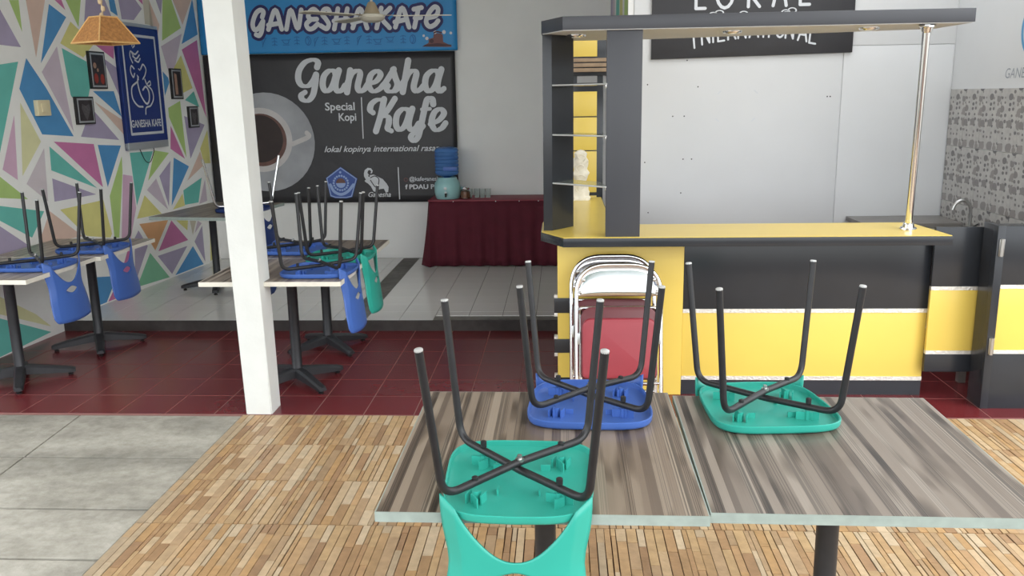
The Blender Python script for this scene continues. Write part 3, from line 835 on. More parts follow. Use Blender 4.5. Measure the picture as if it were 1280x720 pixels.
bm = bmesh.new()
def ringv(z):
    t = z / 2.14
    return [bm.verts.new(p) for p in ((-1.705 - 0.044 * t, 4.35, z), (-1.563 - 0.040 * t, 4.35, z), (-1.563 - 0.040 * t, 4.50 + 0.03 * t, z), (-1.705 - 0.044 * t, 4.50 + 0.03 * t, z))]
rs = [ringv(z) for z in (0.0, 0.7, 1.4, 2.1, 3.02)]
for a, b in zip(rs, rs[1:]):
    for i in range(4):
        j = (i + 1) % 4
        bm.faces.new((a[i], a[j], b[j], b[i]))
bm.faces.new(rs[-1]); bm.faces.new(rs[0][::-1])
ve = [e for e in bm.edges if abs((e.verts[0].co - e.verts[1].co).z) > 0.3]
bmesh.ops.bevel(bm, geom=ve, offset=0.006, segments=2, affect='EDGES')
struct(from_bm('pillar', bm, M_PILLAR, smooth=True))

# ================================================================ BANNERS AND SIGNS
YB = 8.56
def sheet(name, x0, x1, z0, z1, y, material, amp, seed, parent=None):
    """A hung vinyl sheet, slightly rippled, with a small thickness."""
    rnd = random.Random(seed)
    bm = bmesh.new()
    nx, nz = 40, 20
    ph = [(rnd.uniform(1, 5), rnd.uniform(1, 4), rnd.uniform(0, 6)) for _ in range(5)]
    g = []
    for j in range(nz + 1):
        row = []
        for i in range(nx + 1):
            u, v = i / nx, j / nz
            dy = sum(math.sin(a * u * 3 + b * v * 3 + c) for a, b, c in ph) / 5 * amp
            row.append(bm.verts.new((x0 + (x1 - x0) * u, y + dy, z0 + (z1 - z0) * v)))
        g.append(row)
    for j in range(nz):
        for i in range(nx):
            bm.faces.new((g[j][i], g[j][i + 1], g[j + 1][i + 1], g[j + 1][i]))
    bmesh.ops.recalc_face_normals(bm, faces=bm.faces)
    o = from_bm(name, bm, material, parent, smooth=True)
    m = o.modifiers.new('thickness', 'SOLIDIFY')
    m.thickness = 0.003
    m.offset = 0
    return o

def prints(name, fill, material, parent, y, dz=0.0):
    bm = bmesh.new()
    fill(bm)
    return from_bm(name, bm, material, parent, rot=BROT, loc=(0, y - dz, 0))

# black coffee banner
bb = thing('black_banner', 'wide black vinyl coffee banner reading Ganesha Kafe with a cup on a saucer', 'banner', (0, 0, 0))
sheet('vinyl_sheet', -3.482, -1.02, 0.648, 2.09, YB, M_BANBLK, 0.003, 3, bb)
yp = YB - 0.012
cx, cz = CUP[0]; rs_ = CUP[1][0] - cx
prints('saucer_print', lambda b: add_disc(b, cx, cz, rs_), M_SAUCER, bb, yp)
c2x, c2z = CUP[2]
prints('cup_print', lambda b: (add_disc(b, c2x, c2z, CUP[3][0] - c2x), add_stroke(b, [CUP[6], CUP[7], CUP[8]], 0.045)), M_CUP, bb, yp, 0.0015)
prints('crema_print', lambda b: add_disc(b, c2x, c2z, CUP[5][0] - c2x), M_CREMA, bb, yp, 0.003)
prints('coffee_print', lambda b: add_disc(b, c2x - 0.01, c2z + 0.012, (CUP[5][0] - c2x) * 0.90), M_COFFEE, bb, yp, 0.0045)
def big(part):
    def fill(b):
        for i, s in enumerate(part):
            add_stroke(b, s, 0.062, contrast=0.46, z=0.0001 * i)
    return fill
prints('script_lettering', big(GANESHA[:14]), M_PRINTW, bb, yp)
prints('script_lettering', big(GANESHA[14:]), M_PRINTW, bb, yp)
for s in RULES:
    prints('ruled_line', lambda b, s=s: add_stroke(b, s, 0.011, curve=False), M_PRINTW, bb, yp)
for body, key, sz, sh, bo in (('Special', 'special', 0.105, 0, 0.002), ('Kopi', 'kopi', 0.105, 0, 0.002), ('lokal kopinya international rasanya', 'lokal', 0.082, 0.35, 0.0012),
                          ('@kafeganesha', 'ig', 0.058, 0, 0.001), ('PDAU Purwokerto', 'fb', 0.062, 0, 0.002), ('f', 'fbi', 0.06, 0, 0.003), ('Ganesha', 'gs', 0.07, 0.3, 0.001)):
    p0, p1 = TXT[key][0], TXT[key][1]
    w = p1[0] - p0[0]
    if key == 'lokal': w *= 1.09
    if key == 'fb': w *= 2.05
    if key == 'ig': w *= 1.10
    t = text_print('lettering', body, p0[0], p0[1], sz, M_PRINTW, bb, width=w, shear=sh, z=0, bold=bo)
    for t_ in t:
        t_.rotation_euler = BROT; t_.location = (0, yp - 0.001, 0)
def ig(b):
    (a, c), (d, e) = TXT['igi']
    r = (d - a) / 2
    add_disc(b, (a + d) / 2, (c + e) / 2, r, r_in=r * 0.7, seg=12)
prints('icon_print', ig, M_PRINTBR, bb, yp)
prints('emblem_print', lambda b: add_poly(b, PENT), M_EMBLEM, bb, yp)
ecx = (PENTC[0][0]); ecz = PENTC[0][1]; er = PENTC[1][1] - PENTC[0][1]
def emb(b):
    pts = PENT + [PENT[0]]
    for p, q in zip(pts, pts[1:]):
        f = lambda v: (ecx + (v[0] - ecx) * 0.93, ecz + (v[1] - ecz) * 0.93)
        add_stroke(b, [f(p), f(q)], 0.010, curve=False)
    for k in range(18):
        a = 2 * PI * k / 18
        add_disc(b, ecx + er * 0.92 * math.cos(a), ecz + er * 0.92 * math.sin(a), 0.011, seg=10)
    add_stroke(b, SMILE, 0.028)
    add_disc(b, ecx, ecz, er * 0.62)
    add_disc(b, ecx, PENT[0][1] - 0.055, 0.012, seg=8)
prints('emblem_line_print', emb, M_EMBLEML, bb, yp, 0.002)
def sunb(b):
    add_poly(b, [(ecx + er * 0.62 * math.cos(PI * k / 12), ecz + er * 0.62 * math.sin(PI * k / 12)) for k in range(13)])
prints('emblem_dome_print', sunb, M_CREMA, bb, yp, 0.0035)
prints('elephant_print', lambda b: add_poly(b, ELE), M_PRINTW, bb, yp)
prints('elephant_line_print', lambda b: (add_stroke(b, EAR, 0.009), add_disc(b, EAR[0][0] - 0.012, EAR[0][1] + 0.018, 0.009, seg=8)), M_BANBLK, bb, yp, 0.0015)

# blue banner above it
bl = thing('blue_banner', 'bright blue vinyl banner with brushed white capitals and a row of coffee icons', 'banner', (0, 0, 0))
sheet('vinyl_sheet', -3.49, -0.99, 2.095, 2.63, YB - 0.012, M_BANBLUE, 0.003, 9, bl)
yq = YB - 0.021
def bt(w, dz):
    def fill(b):
        for i, s in enumerate(BLUETXT):
            add_stroke(b, s, w, z=0.00004 * i)
    return fill
prints('outline_print', bt(0.098, 0), M_PRINTN, bl, yq)
prints('capital_lettering', bt(0.044, 0), M_PRINTW, bl, yq, 0.003)
for i, (x, z) in enumerate(ICONS):
    def icon(b, i=i, x=x, z=z):
        k = (2, 3, 1, 3, 0, 2, 3, 1, 3, 2, 3, 1, 1, 3, 0)[i % 15]
        if k == 0:
            add_disc(b, x, z, 0.030, r_in=0.024, ry=0.044, seg=24)
            add_stroke(b, [(x - 0.008, z + 0.035), (x + 0.010, z), (x - 0.006, z - 0.036)], 0.007)
        elif k == 1:
            add_stroke(b, [(x - 0.045, z + 0.012), (x + 0.03, z + 0.012), (x + 0.045, z + 0.02)], 0.006)
            add_stroke(b, [(x - 0.035, z + 0.008), (x - 0.015, z - 0.02), (x + 0.02, z - 0.02), (x + 0.03, z + 0.01)], 0.006)
            add_stroke(b, [(x - 0.03, z - 0.034), (x + 0.03, z - 0.034)], 0.006)
        elif k == 2:
            add_stroke(b, [(x - 0.022, z - 0.045), (x - 0.005, z), (x + 0.022, z + 0.04)], 0.007)
            add_stroke(b, [(x + 0.022, z + 0.04), (x - 0.018, z + 0.02), (x - 0.018, z - 0.02)], 0.005)
        else:
            for q in (-0.03, 0.0, 0.03):
                add_stroke(b, [(x - 0.025, z + q), (x, z + q + 0.008), (x + 0.025, z + q)], 0.006)
            add_stroke(b, [(x, z - 0.035), (x, z + 0.035)], 0.006)
    prints('icon_print', icon, M_PRINTB, bl, yq)
prints('house_print', lambda b: add_poly(b, BUILD), M_PRINTBR, bl, yq)
hx = sum(p[0] for p in BUILD) / len(BUILD); hz = BUILD[0][1]
prints('house_base_print', lambda b: (add_poly(b, [(BUILD[0][0], hz), (BUILD[-1][0], hz), (BUILD[-2][0], hz + 0.012), (hx, hz + 0.03), (BUILD[0][0] + 0.03, hz + 0.018)]), add_disc(b, hx - 0.055, hz + 0.05, 0.02, seg=14),
      add_stroke(b, [(hx - 0.03, hz + 0.125), (hx, hz + 0.135), (hx + 0.04, hz + 0.125)], 0.014)), M_PRINTDBR, bl, yq, 0.0015)
for a, c, r in ((-0.13, 0.10, .012), (-0.10, 0.075, .016), (-0.02, 0.13, .016), (0.065, 0.13, .018), (0.13, 0.12, .013)):
    prints('cloud_print', lambda b: add_disc(b, hx + a, hz + c, r, seg=12), M_PRINTW, bl, yq, 0.001)

# blue framed sign on the mural wall
def wall_quad(key):
    p = WALLPT[key]
    ss = [q[0] for q in p]; zs = [q[1] for q in p]
    return min(ss), max(ss), min(zs), max(zs)
def wall_thing(name, label, cat, s, z, group=None):
    """An Empty on the mural wall; its local X runs along the wall, Y up, Z into the room."""
    o = thing(name, label, cat, group=group)
    o.rotation_euler = WROT
    o.location = WA + Vector((math.cos(WANG), math.sin(WANG), 0)) * s + Vector((0, 0, z))
    return o
def slabz(name, x0, x1, y0, y1, z0, z1, m, parent, bev=0.0):
    return box(name, x0, x1, y0, y1, z0, z1, m, parent, bev)
s0, s1, z0, z1 = 1.70, 2.335, 1.265, 2.30
sg = wall_thing('hanging_sign', 'tall royal blue framed sign with a silver elephant-headed line emblem on the mural wall', 'sign', (s0 + s1) / 2, z0)
w, h = (s1 - s0), (z1 - z0)
slabz('sign_panel', -w / 2, w / 2, 0, h, 0.004, 0.03, M_SIGNB, sg)
fr = 0.028
for a in ((-w / 2, w / 2, 0, 0.06, ), (-w / 2, w / 2, h - fr, h), (-w / 2, -w / 2 + fr * 0.7, 0.06, h - fr), (w / 2 - fr * 0.5, w / 2, 0.06, h - fr)):
    slabz('sign_frame', a[0], a[1], a[2], a[3], 0.002, 0.038, M_SILVER if a[1] - a[0] > 0.2 else M_SIGNB, sg, 0.003)
def zprint(name, fill, m, parent, z):
    bm = bmesh.new(); fill(bm)
    return from_bm(name, bm, m, parent, loc=(0, 0, z))
def rectline(b, x0, x1, y0, y1, t):
    for p, q in (((x0, y0), (x1, y0)), ((x1, y0), (x1, y1)), ((x1, y1), (x0, y1)), ((x0, y1), (x0, y0))):
        add_stroke(b, [p, q], t, curve=False)
zprint('border_print', lambda b: rectline(b, -w / 2 + .075, w / 2 - .06, .13, h - .10, 0.022), M_PRINTW, sg, 0.0315)
def gan(b):
    def P(px, py): return ((px - 208) / 200 * 0.50, 0.30 + (470 - py) / 330 * 0.58)
    for st, wd in (([(170, 165), (182, 155), (172, 148), (165, 158)], .016), ([(160, 185), (180, 195), (200, 180)], .018), ([(165, 205), (185, 215), (205, 198)], .018), ([(175, 222), (195, 230), (208, 214)], .018),
        ([(160, 235), (148, 205), (155, 182), (170, 205)], .015), ([(165, 262), (150, 250), (142, 275), (155, 302), (165, 285)], .018), ([(205, 262), (222, 240), (238, 262), (228, 290), (212, 310)], .018),
        ([(185, 300), (178, 330), (190, 385), (218, 425), (238, 412), (242, 370), (225, 345), (205, 360)], .022), ([(172, 325), (140, 350), (138, 400), (165, 435), (195, 440)], .020),
        ([(238, 330), (255, 318), (258, 335), (245, 340)], .014), ([(225, 310), (235, 335), (262, 360), (268, 400), (245, 435), (215, 445), (208, 475)], .018), ([(192, 262), (200, 268)], .014), ([(180, 292), (186, 312)], .012)):
        add_stroke(b, [P(*p) for p in st], wd * 0.78)
zprint('emblem_print', gan, M_PRINTW, sg, 0.032)
t = text_print('lettering', 'GANESHA KAFE', -0.235, 0.185, 0.085, M_PRINTW, sg, width=0.47, z=0.032, bold=0.002)
tube('hanging_wire', smooth_path([(-0.12, 0.0, 0.015), (-0.06, -0.10, 0.02), (0.02, -0.115, 0.02), (0.09, -0.03, 0.02), (0.10, 0.0, 0.015)]), 0.003, M_BLACKPL, sg, 6)

def photo_frame(key, label, fill):
    s0, s1, z0, z1 = wall_quad(key)
    o = wall_thing('picture_frame', label, 'picture', (s0 + s1) / 2, z0, 'small framed pictures on the mural wall')
    w, h = s1 - s0, z1 - z0
    slabz('frame', -w / 2, w / 2, 0, h, 0.0, 0.022, M_BLACKFR, o, 0.002)
    m = 0.026
    slabz('mat_edge', -w / 2 + .012, w / 2 - .012, .012, h - .012, 0.02, 0.0235, M_SILVER, o)
    slabz('photo', -w / 2 + m, w / 2 - m, m, h - m, 0.022, 0.0245, M_PHOTO, o)
    fill(o, w, h)
    return o
def fig_people(o, w, h):
    zprint('photo_coat_print', lambda b: (add_disc(b, -w * .2, h * .28, w * .13, ry=h * .14, seg=16), add_disc(b, w * .18, h * .26, w * .13, ry=h * .14, seg=16)), M_PHOTOR, o, 0.0255)
    zprint('photo_face_print', lambda b: (add_disc(b, -w * .22, h * .62, w * .10, ry=h * .08, seg=14), add_disc(b, -w * .06, h * .50, w * .06, ry=h * .05, seg=14)), M_PHOTOF, o, 0.0258)
def fig_crest(o, w, h):
    zprint('photo_crest_print', lambda b: add_poly(b, [(-w * .2, h * .75), (-w * .24, h * .55), (-w * .08, h * .25), (0, h * .15), (w * .08, h * .25), (w * .24, h * .55), (w * .2, h * .75), (0, h * .66)]), M_PHOTOG, o, 0.0255)
def fig_tall(o, w, h):
    zprint('photo_light_print', lambda b: add_poly(b, [(-w * .25, h * .15), (w * .0, h * .15), (-w * .02, h * .8), (-w * .25, h * .85)]), M_PHOTOF, o, 0.0255)
photo_frame('f1', 'tall black frame with a photo of people in red, beside the blue sign', fig_people)
photo_frame('f2', 'squarish black frame with a faint grey crest, below the photo of people', fig_crest)
photo_frame('f3', 'narrow black frame with a pale yellowish picture, between blue sign and banner', fig_tall)
photo_frame('f4', 'smallest black frame with a grey picture, hung lowest near the black banner', fig_crest)
s0, s1, z0, z1 = wall_quad('sw')
sw = wall_thing('switch_box', 'small cream surface switch box on a painted blue shape', 'switch', (s0 + s1) / 2, z0)
w, h = s1 - s0, z1 - z0
slabz('housing', -w / 2, w / 2, 0, h, 0, 0.035, M_SWITCH, sw, 0.006)
slabz('rocker', -w * .25, w * .25, h * .22, h * .78, 0.034, 0.041, M_SWITCH, sw, 0.003)

# black board above the bar
ls = thing('menu_board', 'black board with pale letters reading LOKAL and INTERNATIONAL behind the bar', 'sign', (0, 0, 0))
o = box('board', 0.62, 1.985, 6.272, 6.2905, 0, 0.70, M_BANBLK, ls, 0.003)
for v in o.data.vertices:
    v.co.z = (1.889 + (v.co.x - 0.62) * 0.018) + v.co.z
def stroke_letter(ch):
    return {'L': [[(0, 1), (0, 0), (.5, 0)]], 'O': [[(.35 + .35 * math.cos(2 * PI * k / 16), .5 + .5 * math.sin(2 * PI * k / 16)) for k in range(17)]],
            'K': [[(0, 0), (0, 1)], [(.55, 1), (0, .42), (.6, 0)]], 'A': [[(0, 0), (.35, 1), (.7, 0)], [(.15, .32), (.55, .32)]],
            'I': [[(.1, 0), (.1, 1)]], 'N': [[(0, 0), (0, 1), (.6, 0), (.6, 1)]], 'T': [[(.3, 0), (.3, 1)], [(0, 1), (.6, 1)]],
            'E': [[(.5, 0), (0, 0), (0, 1), (.5, 1)], [(0, .5), (.4, .5)]], 'R': [[(0, 0), (0, 1), (.4, 1), (.55, .75), (.4, .5), (0, .5)], [(.25, .5), (.6, 0)]]}[ch]
def lokal(b):
    for ch, (x, z), sz in zip('LOKAL', (LOK[0], LOK[2], LOK[4], LOK[6], LOK[8]), (1, 1, 1, 1, 1)):
        for st in stroke_letter(ch):
            zz = z if ch != 'O' else LOK[0][1]
            hgt = 0.22
            wk_ = 0.125 if ch != 'O' else 0.17
            pts = [(x + px * wk_, zz + pz * hgt) for px, pz in st]
            for p, q in zip(pts, pts[1:]):
                add_stroke(b, [p, q], 0.021, curve=False)
prints('lettering', lokal, M_PRINTW, ls, 6.271)
def inter(b):
    n = len(INT)
    for i, ch in enumerate('INTERNATIONAL'):
        x, z = INT[i]
        a = INT[max(i - 1, 0)]; c = INT[min(i + 1, n - 1)]
        ang = math.atan2(c[1] - a[1], c[0] - a[0]) * 0.8
        for st in stroke_letter(ch):
            pts = []
            for px, pz in st:
                lx, lz = px * 0.085, pz * 0.125
                pts.append((x + lx * math.cos(ang) - lz * math.sin(ang) * 0.4, z + lx * math.sin(ang) + lz))
            for p, q in zip(pts, pts[1:]):
                add_stroke(b, [p, q], 0.0125, curve=False)
prints('arched_lettering', inter, M_PRINTW, ls, 6.271)
for (x, z) in BEAN:
    z -= 0.012
    prints('bean_print', lambda b: (add_disc(b, x - .02, z, 0.032, r_in=0.022, ry=0.02, seg=20), add_disc(b, x + .022, z + .012, 0.032, r_in=0.022, ry=0.02, seg=20), add_stroke(b, [(x - .045, z - .004), (x - .02, z + .004), (x + .005, z)], 0.007)), M_PRINTW, ls, 6.271)

# ================================================================ TABLES
def make_table(loc, rz, w, d, h, label, lam, edge, pole=(0, 0), arms=PI / 4, group=None, arm_len=0.30):
    t = thing('dining_table', label, 'table', loc, rz, group)
    th = 0.024
    box('laminate_top', -w / 2 + .003, w / 2 - .003, -d / 2 + .003, d / 2 - .003, h - th, h, lam, t)
    bm = bmesh.new()
    for a in ((-w / 2, w / 2, -d / 2, -d / 2 + .0035), (-w / 2, w / 2, d / 2 - .0035, d / 2), (-w / 2, -w / 2 + .0035, -d / 2 + .0035, d / 2 - .0035), (w / 2 - .0035, w / 2, -d / 2 + .0035, d / 2 - .0035)):
        add_box(bm, *a, h - th - .001, h - .0004)
    from_bm('edge_strip', bm, edge, t)
    px, py = pole
    box('mounting_plate', px - .15, px + .15, py - .15, py + .15, h - th - .012, h - th, M_IRON, t, 0.003)
    lathe('pole', [(0, .055), (.034, .055), (.034, .09), (.030, .10), (.030, h - .06), (.042, h - .045), (.042, h - th - .012), (0, h - th - .012)], M_IRON, t, 20, loc=(px, py, 0))
    for k in range(4):
        a = arms + k * PI / 2
        bm = bmesh.new()
        L_ = arm_len
        sec = [(0.0, .030, .045, .100), (.06, .030, .040, .095), (L_ * .6, .027, .028, .072), (L_ * .93, .026, .020, .050), (L_, .020, .022, .042)]
        rings = []
        for x, hw, za, zb in sec:
            rings.append([bm.verts.new((x, y, z)) for y, z in ((-hw, za), (hw, za), (hw, zb - .012), (hw - .010, zb), (-hw + .010, zb), (-hw, zb - .012))])
        for p, q in zip(rings, rings[1:]):
            for i in range(6):
                j = (i + 1) % 6
                bm.faces.new((p[i], p[j], q[j], q[i]))
        bm.faces.new(rings[0]); bm.faces.new(rings[-1][::-1])
        bmesh.ops.recalc_face_normals(bm, faces=bm.faces)
        f = from_bm('foot', bm, M_IRON, t, loc=(px, py, 0), rot=(0, 0, a))
        lathe('glide', [(0, 0), (.014, 0), (.016, .008), (.009, .012), (.009, .026), (0, .026)], M_BLACKPL, f, 10, loc=(L_ - .03, 0, 0))
    return t

TH = 0.715
make_table((-0.050, 2.258, 0), math.radians(-0.2), 0.77, 0.845, TH, 'zebra-striped wood table holding a teal and a blue upturned chair', M_LAM1, M_EDGE, group='dining tables')
make_table((0.729, 2.245, 0), math.radians(-0.9), 0.772, 0.80, TH, 'greyer zebra-striped table with one teal upturned chair, before the bar counter', M_LAM2, M_EDGE, group='dining tables')
make_table((-1.548, 4.76, 0), 0, 0.765, 0.69, TH, 'pale striped table partly hidden by the white pillar, white front edge', M_LAM3, M_EDGEW, (-.03, .12), PI / 4, 'dining tables')
make_table((-1.556, 5.45, 0), 0, 0.765, 0.68, TH, 'dark-topped table set end to end behind the pillar table', M_LAM1, M_EDGEW, (-.03, .16), PI / 4, 'dining tables')
make_table((-3.275, 4.84, 0), math.radians(-1), 0.72, 0.70, TH, 'pale striped table against the mural wall, nearest the concrete floor', M_LAM3, M_EDGEW, (-.03, .06), math.radians(30), 'dining tables')
make_table((-3.235, 5.56, 0), math.radians(-1), 0.72, 0.72, TH, 'striped table against the mural wall, second from the concrete floor', M_LAM3, M_EDGEW, (.02, .10), math.radians(30), 'dining tables')
make_table((-2.775, 6.90, PLAT), math.radians(-8), 0.66, 0.96, TH, 'grey-topped table on the white-tiled platform in the mural corner', M_LAM2, M_EDGE, (-.22, .24), math.radians(25), 'dining tables')

# ================================================================ STACKING CHAIRS, UPTURNED
def seat_loop(inset=0.0, n=56):
    """Outline of the seat pan: rounded corners, bulging sides, narrower at the back (+Y)."""
    pts = []
    for k in range(n):
        a = 2 * PI * k / n
        c, s = math.cos(a), math.sin(a)
        e = 0.42
        x = math.copysign(abs(c) ** e, c)
        y = math.copysign(abs(s) ** e, s)
        hw = 0.187 - 0.020 * (y + 1) / 2 + 0.004 * (1 - y * y)
        hy = 0.186
        X = x * (hw - inset)
        Y = y * (hy - inset) + 0.012 * (1 - x * x) * (1 if y > 0 else -0.5) * abs(y)
        pts.append((X, Y - 0.004))
    return pts

def seat_mesh():
    bm = bmesh.new()
    prof = [(0.030, 0.0), (0.012, 0.001), (0.003, 0.006), (0.0, 0.012), (-0.001, 0.026), (0.001, 0.0275), (0.0045, 0.026), (0.006, 0.013), (0.016, 0.0080), (0.034, 0.006)]
    rings = [[bm.verts.new((x, y, z)) for x, y in seat_loop(i)] for i, z in prof]
    n = len(rings[0])
    for a, b in zip(rings, rings[1:]):
        for k in range(n):
            j = (k + 1) % n
            bm.faces.new((a[k], a[j], b[j], b[k]))
    bm.faces.new(rings[0][::-1])
    bm.faces.new(rings[-1])
    bmesh.ops.recalc_face_normals(bm, faces=bm.faces)
    return bm

def back_mesh():
    """Backrest with two wings, a wide scooped gap beside the seat and a lens-shaped hand hole.
    Local t runs down from the seat (the chair is upside down)."""
    bm = bmesh.new()
    W0 = 0.172
    xs = sorted(set([round(-W0 + 2 * W0 * k / 44, 4) for k in range(45)] + [-0.058, 0.058, -0.136, 0.136]))
    def width(t):
        return 1.0 - 0.10 * math.exp(-((t - 0.10) / 0.07) ** 2) if t > -0.1 else 1.0
    def top(x):
        ax = abs(x)
        if ax >= 0.136:
            return -0.060 + 0.025 * ((W0 - ax) / 0.036)
        return 0.085 - 0.12 * (ax / 0.136) ** 2.2
    def bottom(x):
        ax = abs(x) / W0
        return 0.302 + 0.012 * (1 - ax ** 2) - 0.030 * max(0, (ax - 0.86) / 0.14) ** 2
    def hole(x):
        ax = abs(x)
        return 0.0 if ax >= 0.0579 else 0.019 * (1 - (ax / 0.058) ** 1.7)
    HT = 0.128
    def pos(x, t):
        wx = x * width(t)
        y = 0.196 + 0.045 * max(t, 0) + 0.012 * (max(t, 0) / 0.3) ** 2
        y -= 0.022 * (x / W0) ** 2
        ax = abs(x)
        if ax > 0.135:
            k = (ax - 0.135) / (W0 - 0.135)
            y -= 0.020 * k * max(0.25, 1 - max(t, 0) / 0.34)
        return (wx, y, -t)
    def column(x, a, b, n):
        return [bm.verts.new(pos(x, a + (b - a) * k / n)) for k in range(n + 1)]
    n1, n2 = 7, 9
    prev = None
    for x in xs:
        hh = hole(x)
        c = (column(x, top(x), HT - hh, n1), column(x, HT + hh, bottom(x), n2), hh)
        if prev:
            for i in range(2):
                n = n1 if i == 0 else n2
                for k in range(n):
                    bm.faces.new((prev[i][k], c[i][k], c[i][k + 1], prev[i][k + 1]))
        prev = c
    bmesh.ops.remove_doubles(bm, verts=bm.verts, dist=0.0004)
    bmesh.ops.recalc_face_normals(bm, faces=bm.faces)
    return bm

def bracket_mesh(sx, sy):
    bm = bmesh.new()
    cx, cy = sx * 0.098, sy * 0.092
    for dx, dy, ang in ((0, 0, 0.0), (-0.018, 0.004, 0.5), (0.018, -0.004, 0.5), (0.0, 0.020, 1.4)):
        M = Matrix.Translation((cx + dx, cy + dy, 0)) @ Matrix.Rotation(ang + (0.7 if sx * sy > 0 else -0.7), 4, 'Z')
        add_prism(bm, [(-0.014, -0.0018), (0.014, -0.0018), (0.014, 0.0018), (-0.014, 0.0018)], 0.005, 0.030, M=M)
    add_lathe(bm, [(0.007, 0.005), (0.007, 0.034), (0, 0.034)], 10, c=(cx, cy, 0))
    return bm

def make_chair(name, plastic, tube_mat, label, lean=0.0, tube_r=0.0097):
    t = thing(name, label, 'chair', group='upturned chairs on the tables')
    seat = from_bm('seat', seat_mesh(), plastic, t, smooth=True)
    for sx in (-1, 1):
        for sy in (-1, 1):
            from_bm('bracket', bracket_mesh(sx, sy), plastic, seat)
    for sx in (-1, 1):
        bm = bmesh.new()
        add_prism(bm, [(sx * 0.06 - .012, -.07 - .002), (sx * .06 + .012, -.07 - .002), (sx * .06 + .012, -.066), (sx * .06 - .012, -.066)], 0.005, 0.022)
        from_bm('rib', bm, plastic, seat)
        bm = bmesh.new()
        add_prism(bm, [(sx * 0.05 - .002, .05 - .012), (sx * .05 + .002, .05 - .012), (sx * .05 + .002, .062), (sx * .05 - .002, .062)], 0.005, 0.022)
        from_bm('rib', bm, plastic, seat)
    bk = from_bm('backrest', back_mesh(), plastic, t, smooth=True)
    md = bk.modifiers.new('thickness', 'SOLIDIFY')
    md.thickness = 0.005
    md.offset = 0
    k = 1 + lean
    for sx in (-1, 1):
        for sy in (-1, 1):
            zc = 0.050 + (0.006 if sx * sy > 0 else 0.0)
            tip = (sx * (0.196 + 0.10 * lean), sy * (0.178 if sy < 0 else 0.196) + sy * 0.06 * lean, 0.419)
            path = fillet([(0, 0, zc + 0.008 * (1 if sx * sy > 0 else -1)), (sx * 0.164, sy * 0.158, zc - 0.002), tip], 0.052, 8)
            lg = tube('leg', path, tube_r, tube_mat, t, 14)
            d = (Vector(tip) - Vector(path[-2])).normalized()
            tube('tip', [Vector(tip) - d * 0.002, Vector(tip) + d * 0.002, Vector(tip) + d * 0.0035], [tube_r * 1.01, tube_r * 1.01, tube_r * 0.8], M_TIP, lg, 14)
            lathe('stud', [(0, 0.056), (0.0080, 0.056), (0.0080, 0.071), (0.006, 0.0725), (0, 0.0725)], M_BLACKPL, lg, 10, loc=(sx * 0.098, sy * 0.0945, 0))
    lathe('bolt', [(0, 0.066), (0.011, 0.066), (0.011, 0.073), (0.006, 0.073), (0.006, 0.082), (0, 0.083)], M_STEEL, t, 8)
    return t

def place(o, x, y, z, rz, tilt=0.0):
    o.location = (x, y, z)
    o.rotation_euler = (tilt, 0, rz)
    return o

R = math.radians
teal0 = make_chair('stacking_chair', M_TEAL, M_BLACKMET, 'teal plastic chair upturned with its backrest hanging over the table front')
blue0 = make_chair('stacking_chair', M_BLUE, M_BLACKMET, 'blue plastic chair upturned on the striped table before the folding chairs')
def again(src, label):
    c = copy_tree(src)
    c['label'] = label
    return c
place(teal0, -0.104, 1.968, TH + 0.008, R(179), R(-3.2))
place(blue0, 0.082, 2.535, TH, R(-1.5))
place(again(teal0, 'teal plastic chair upturned alone on the greyer table before the bar'), 0.605, 2.515, TH, R(4.5))
place(again(blue0, 'blue upturned chair on the white-edged table beside the pillar, backrest over the aisle'), -1.335, 4.655, TH, R(-92))
place(again(teal0, 'teal upturned chair on the dark-topped table behind the pillar, backrest over the aisle'), -1.325, 5.09, TH, R(-90))
place(again(blue0, 'blue upturned chair half hidden by the pillar, far end of the dark-topped table'), -1.70, 5.36, TH, R(90))
place(again(blue0, 'blue upturned chair on the mural-wall table nearest the concrete, backrest hanging in full view'), -3.085, 4.86, TH, R(-94))
place(again(blue0, 'blue upturned chair on the second mural-wall table, backrest in shade under the table edge'), -3.05, 5.44, TH, R(-90))
chr0 = make_chair('stacking_chair', M_NAVY, M_CHROME, 'navy upturned chair with chrome legs on the platform table behind the pillar', lean=0.35, tube_r=0.010)
place(chr0, -2.535, 6.80, PLAT + TH, R(-96))

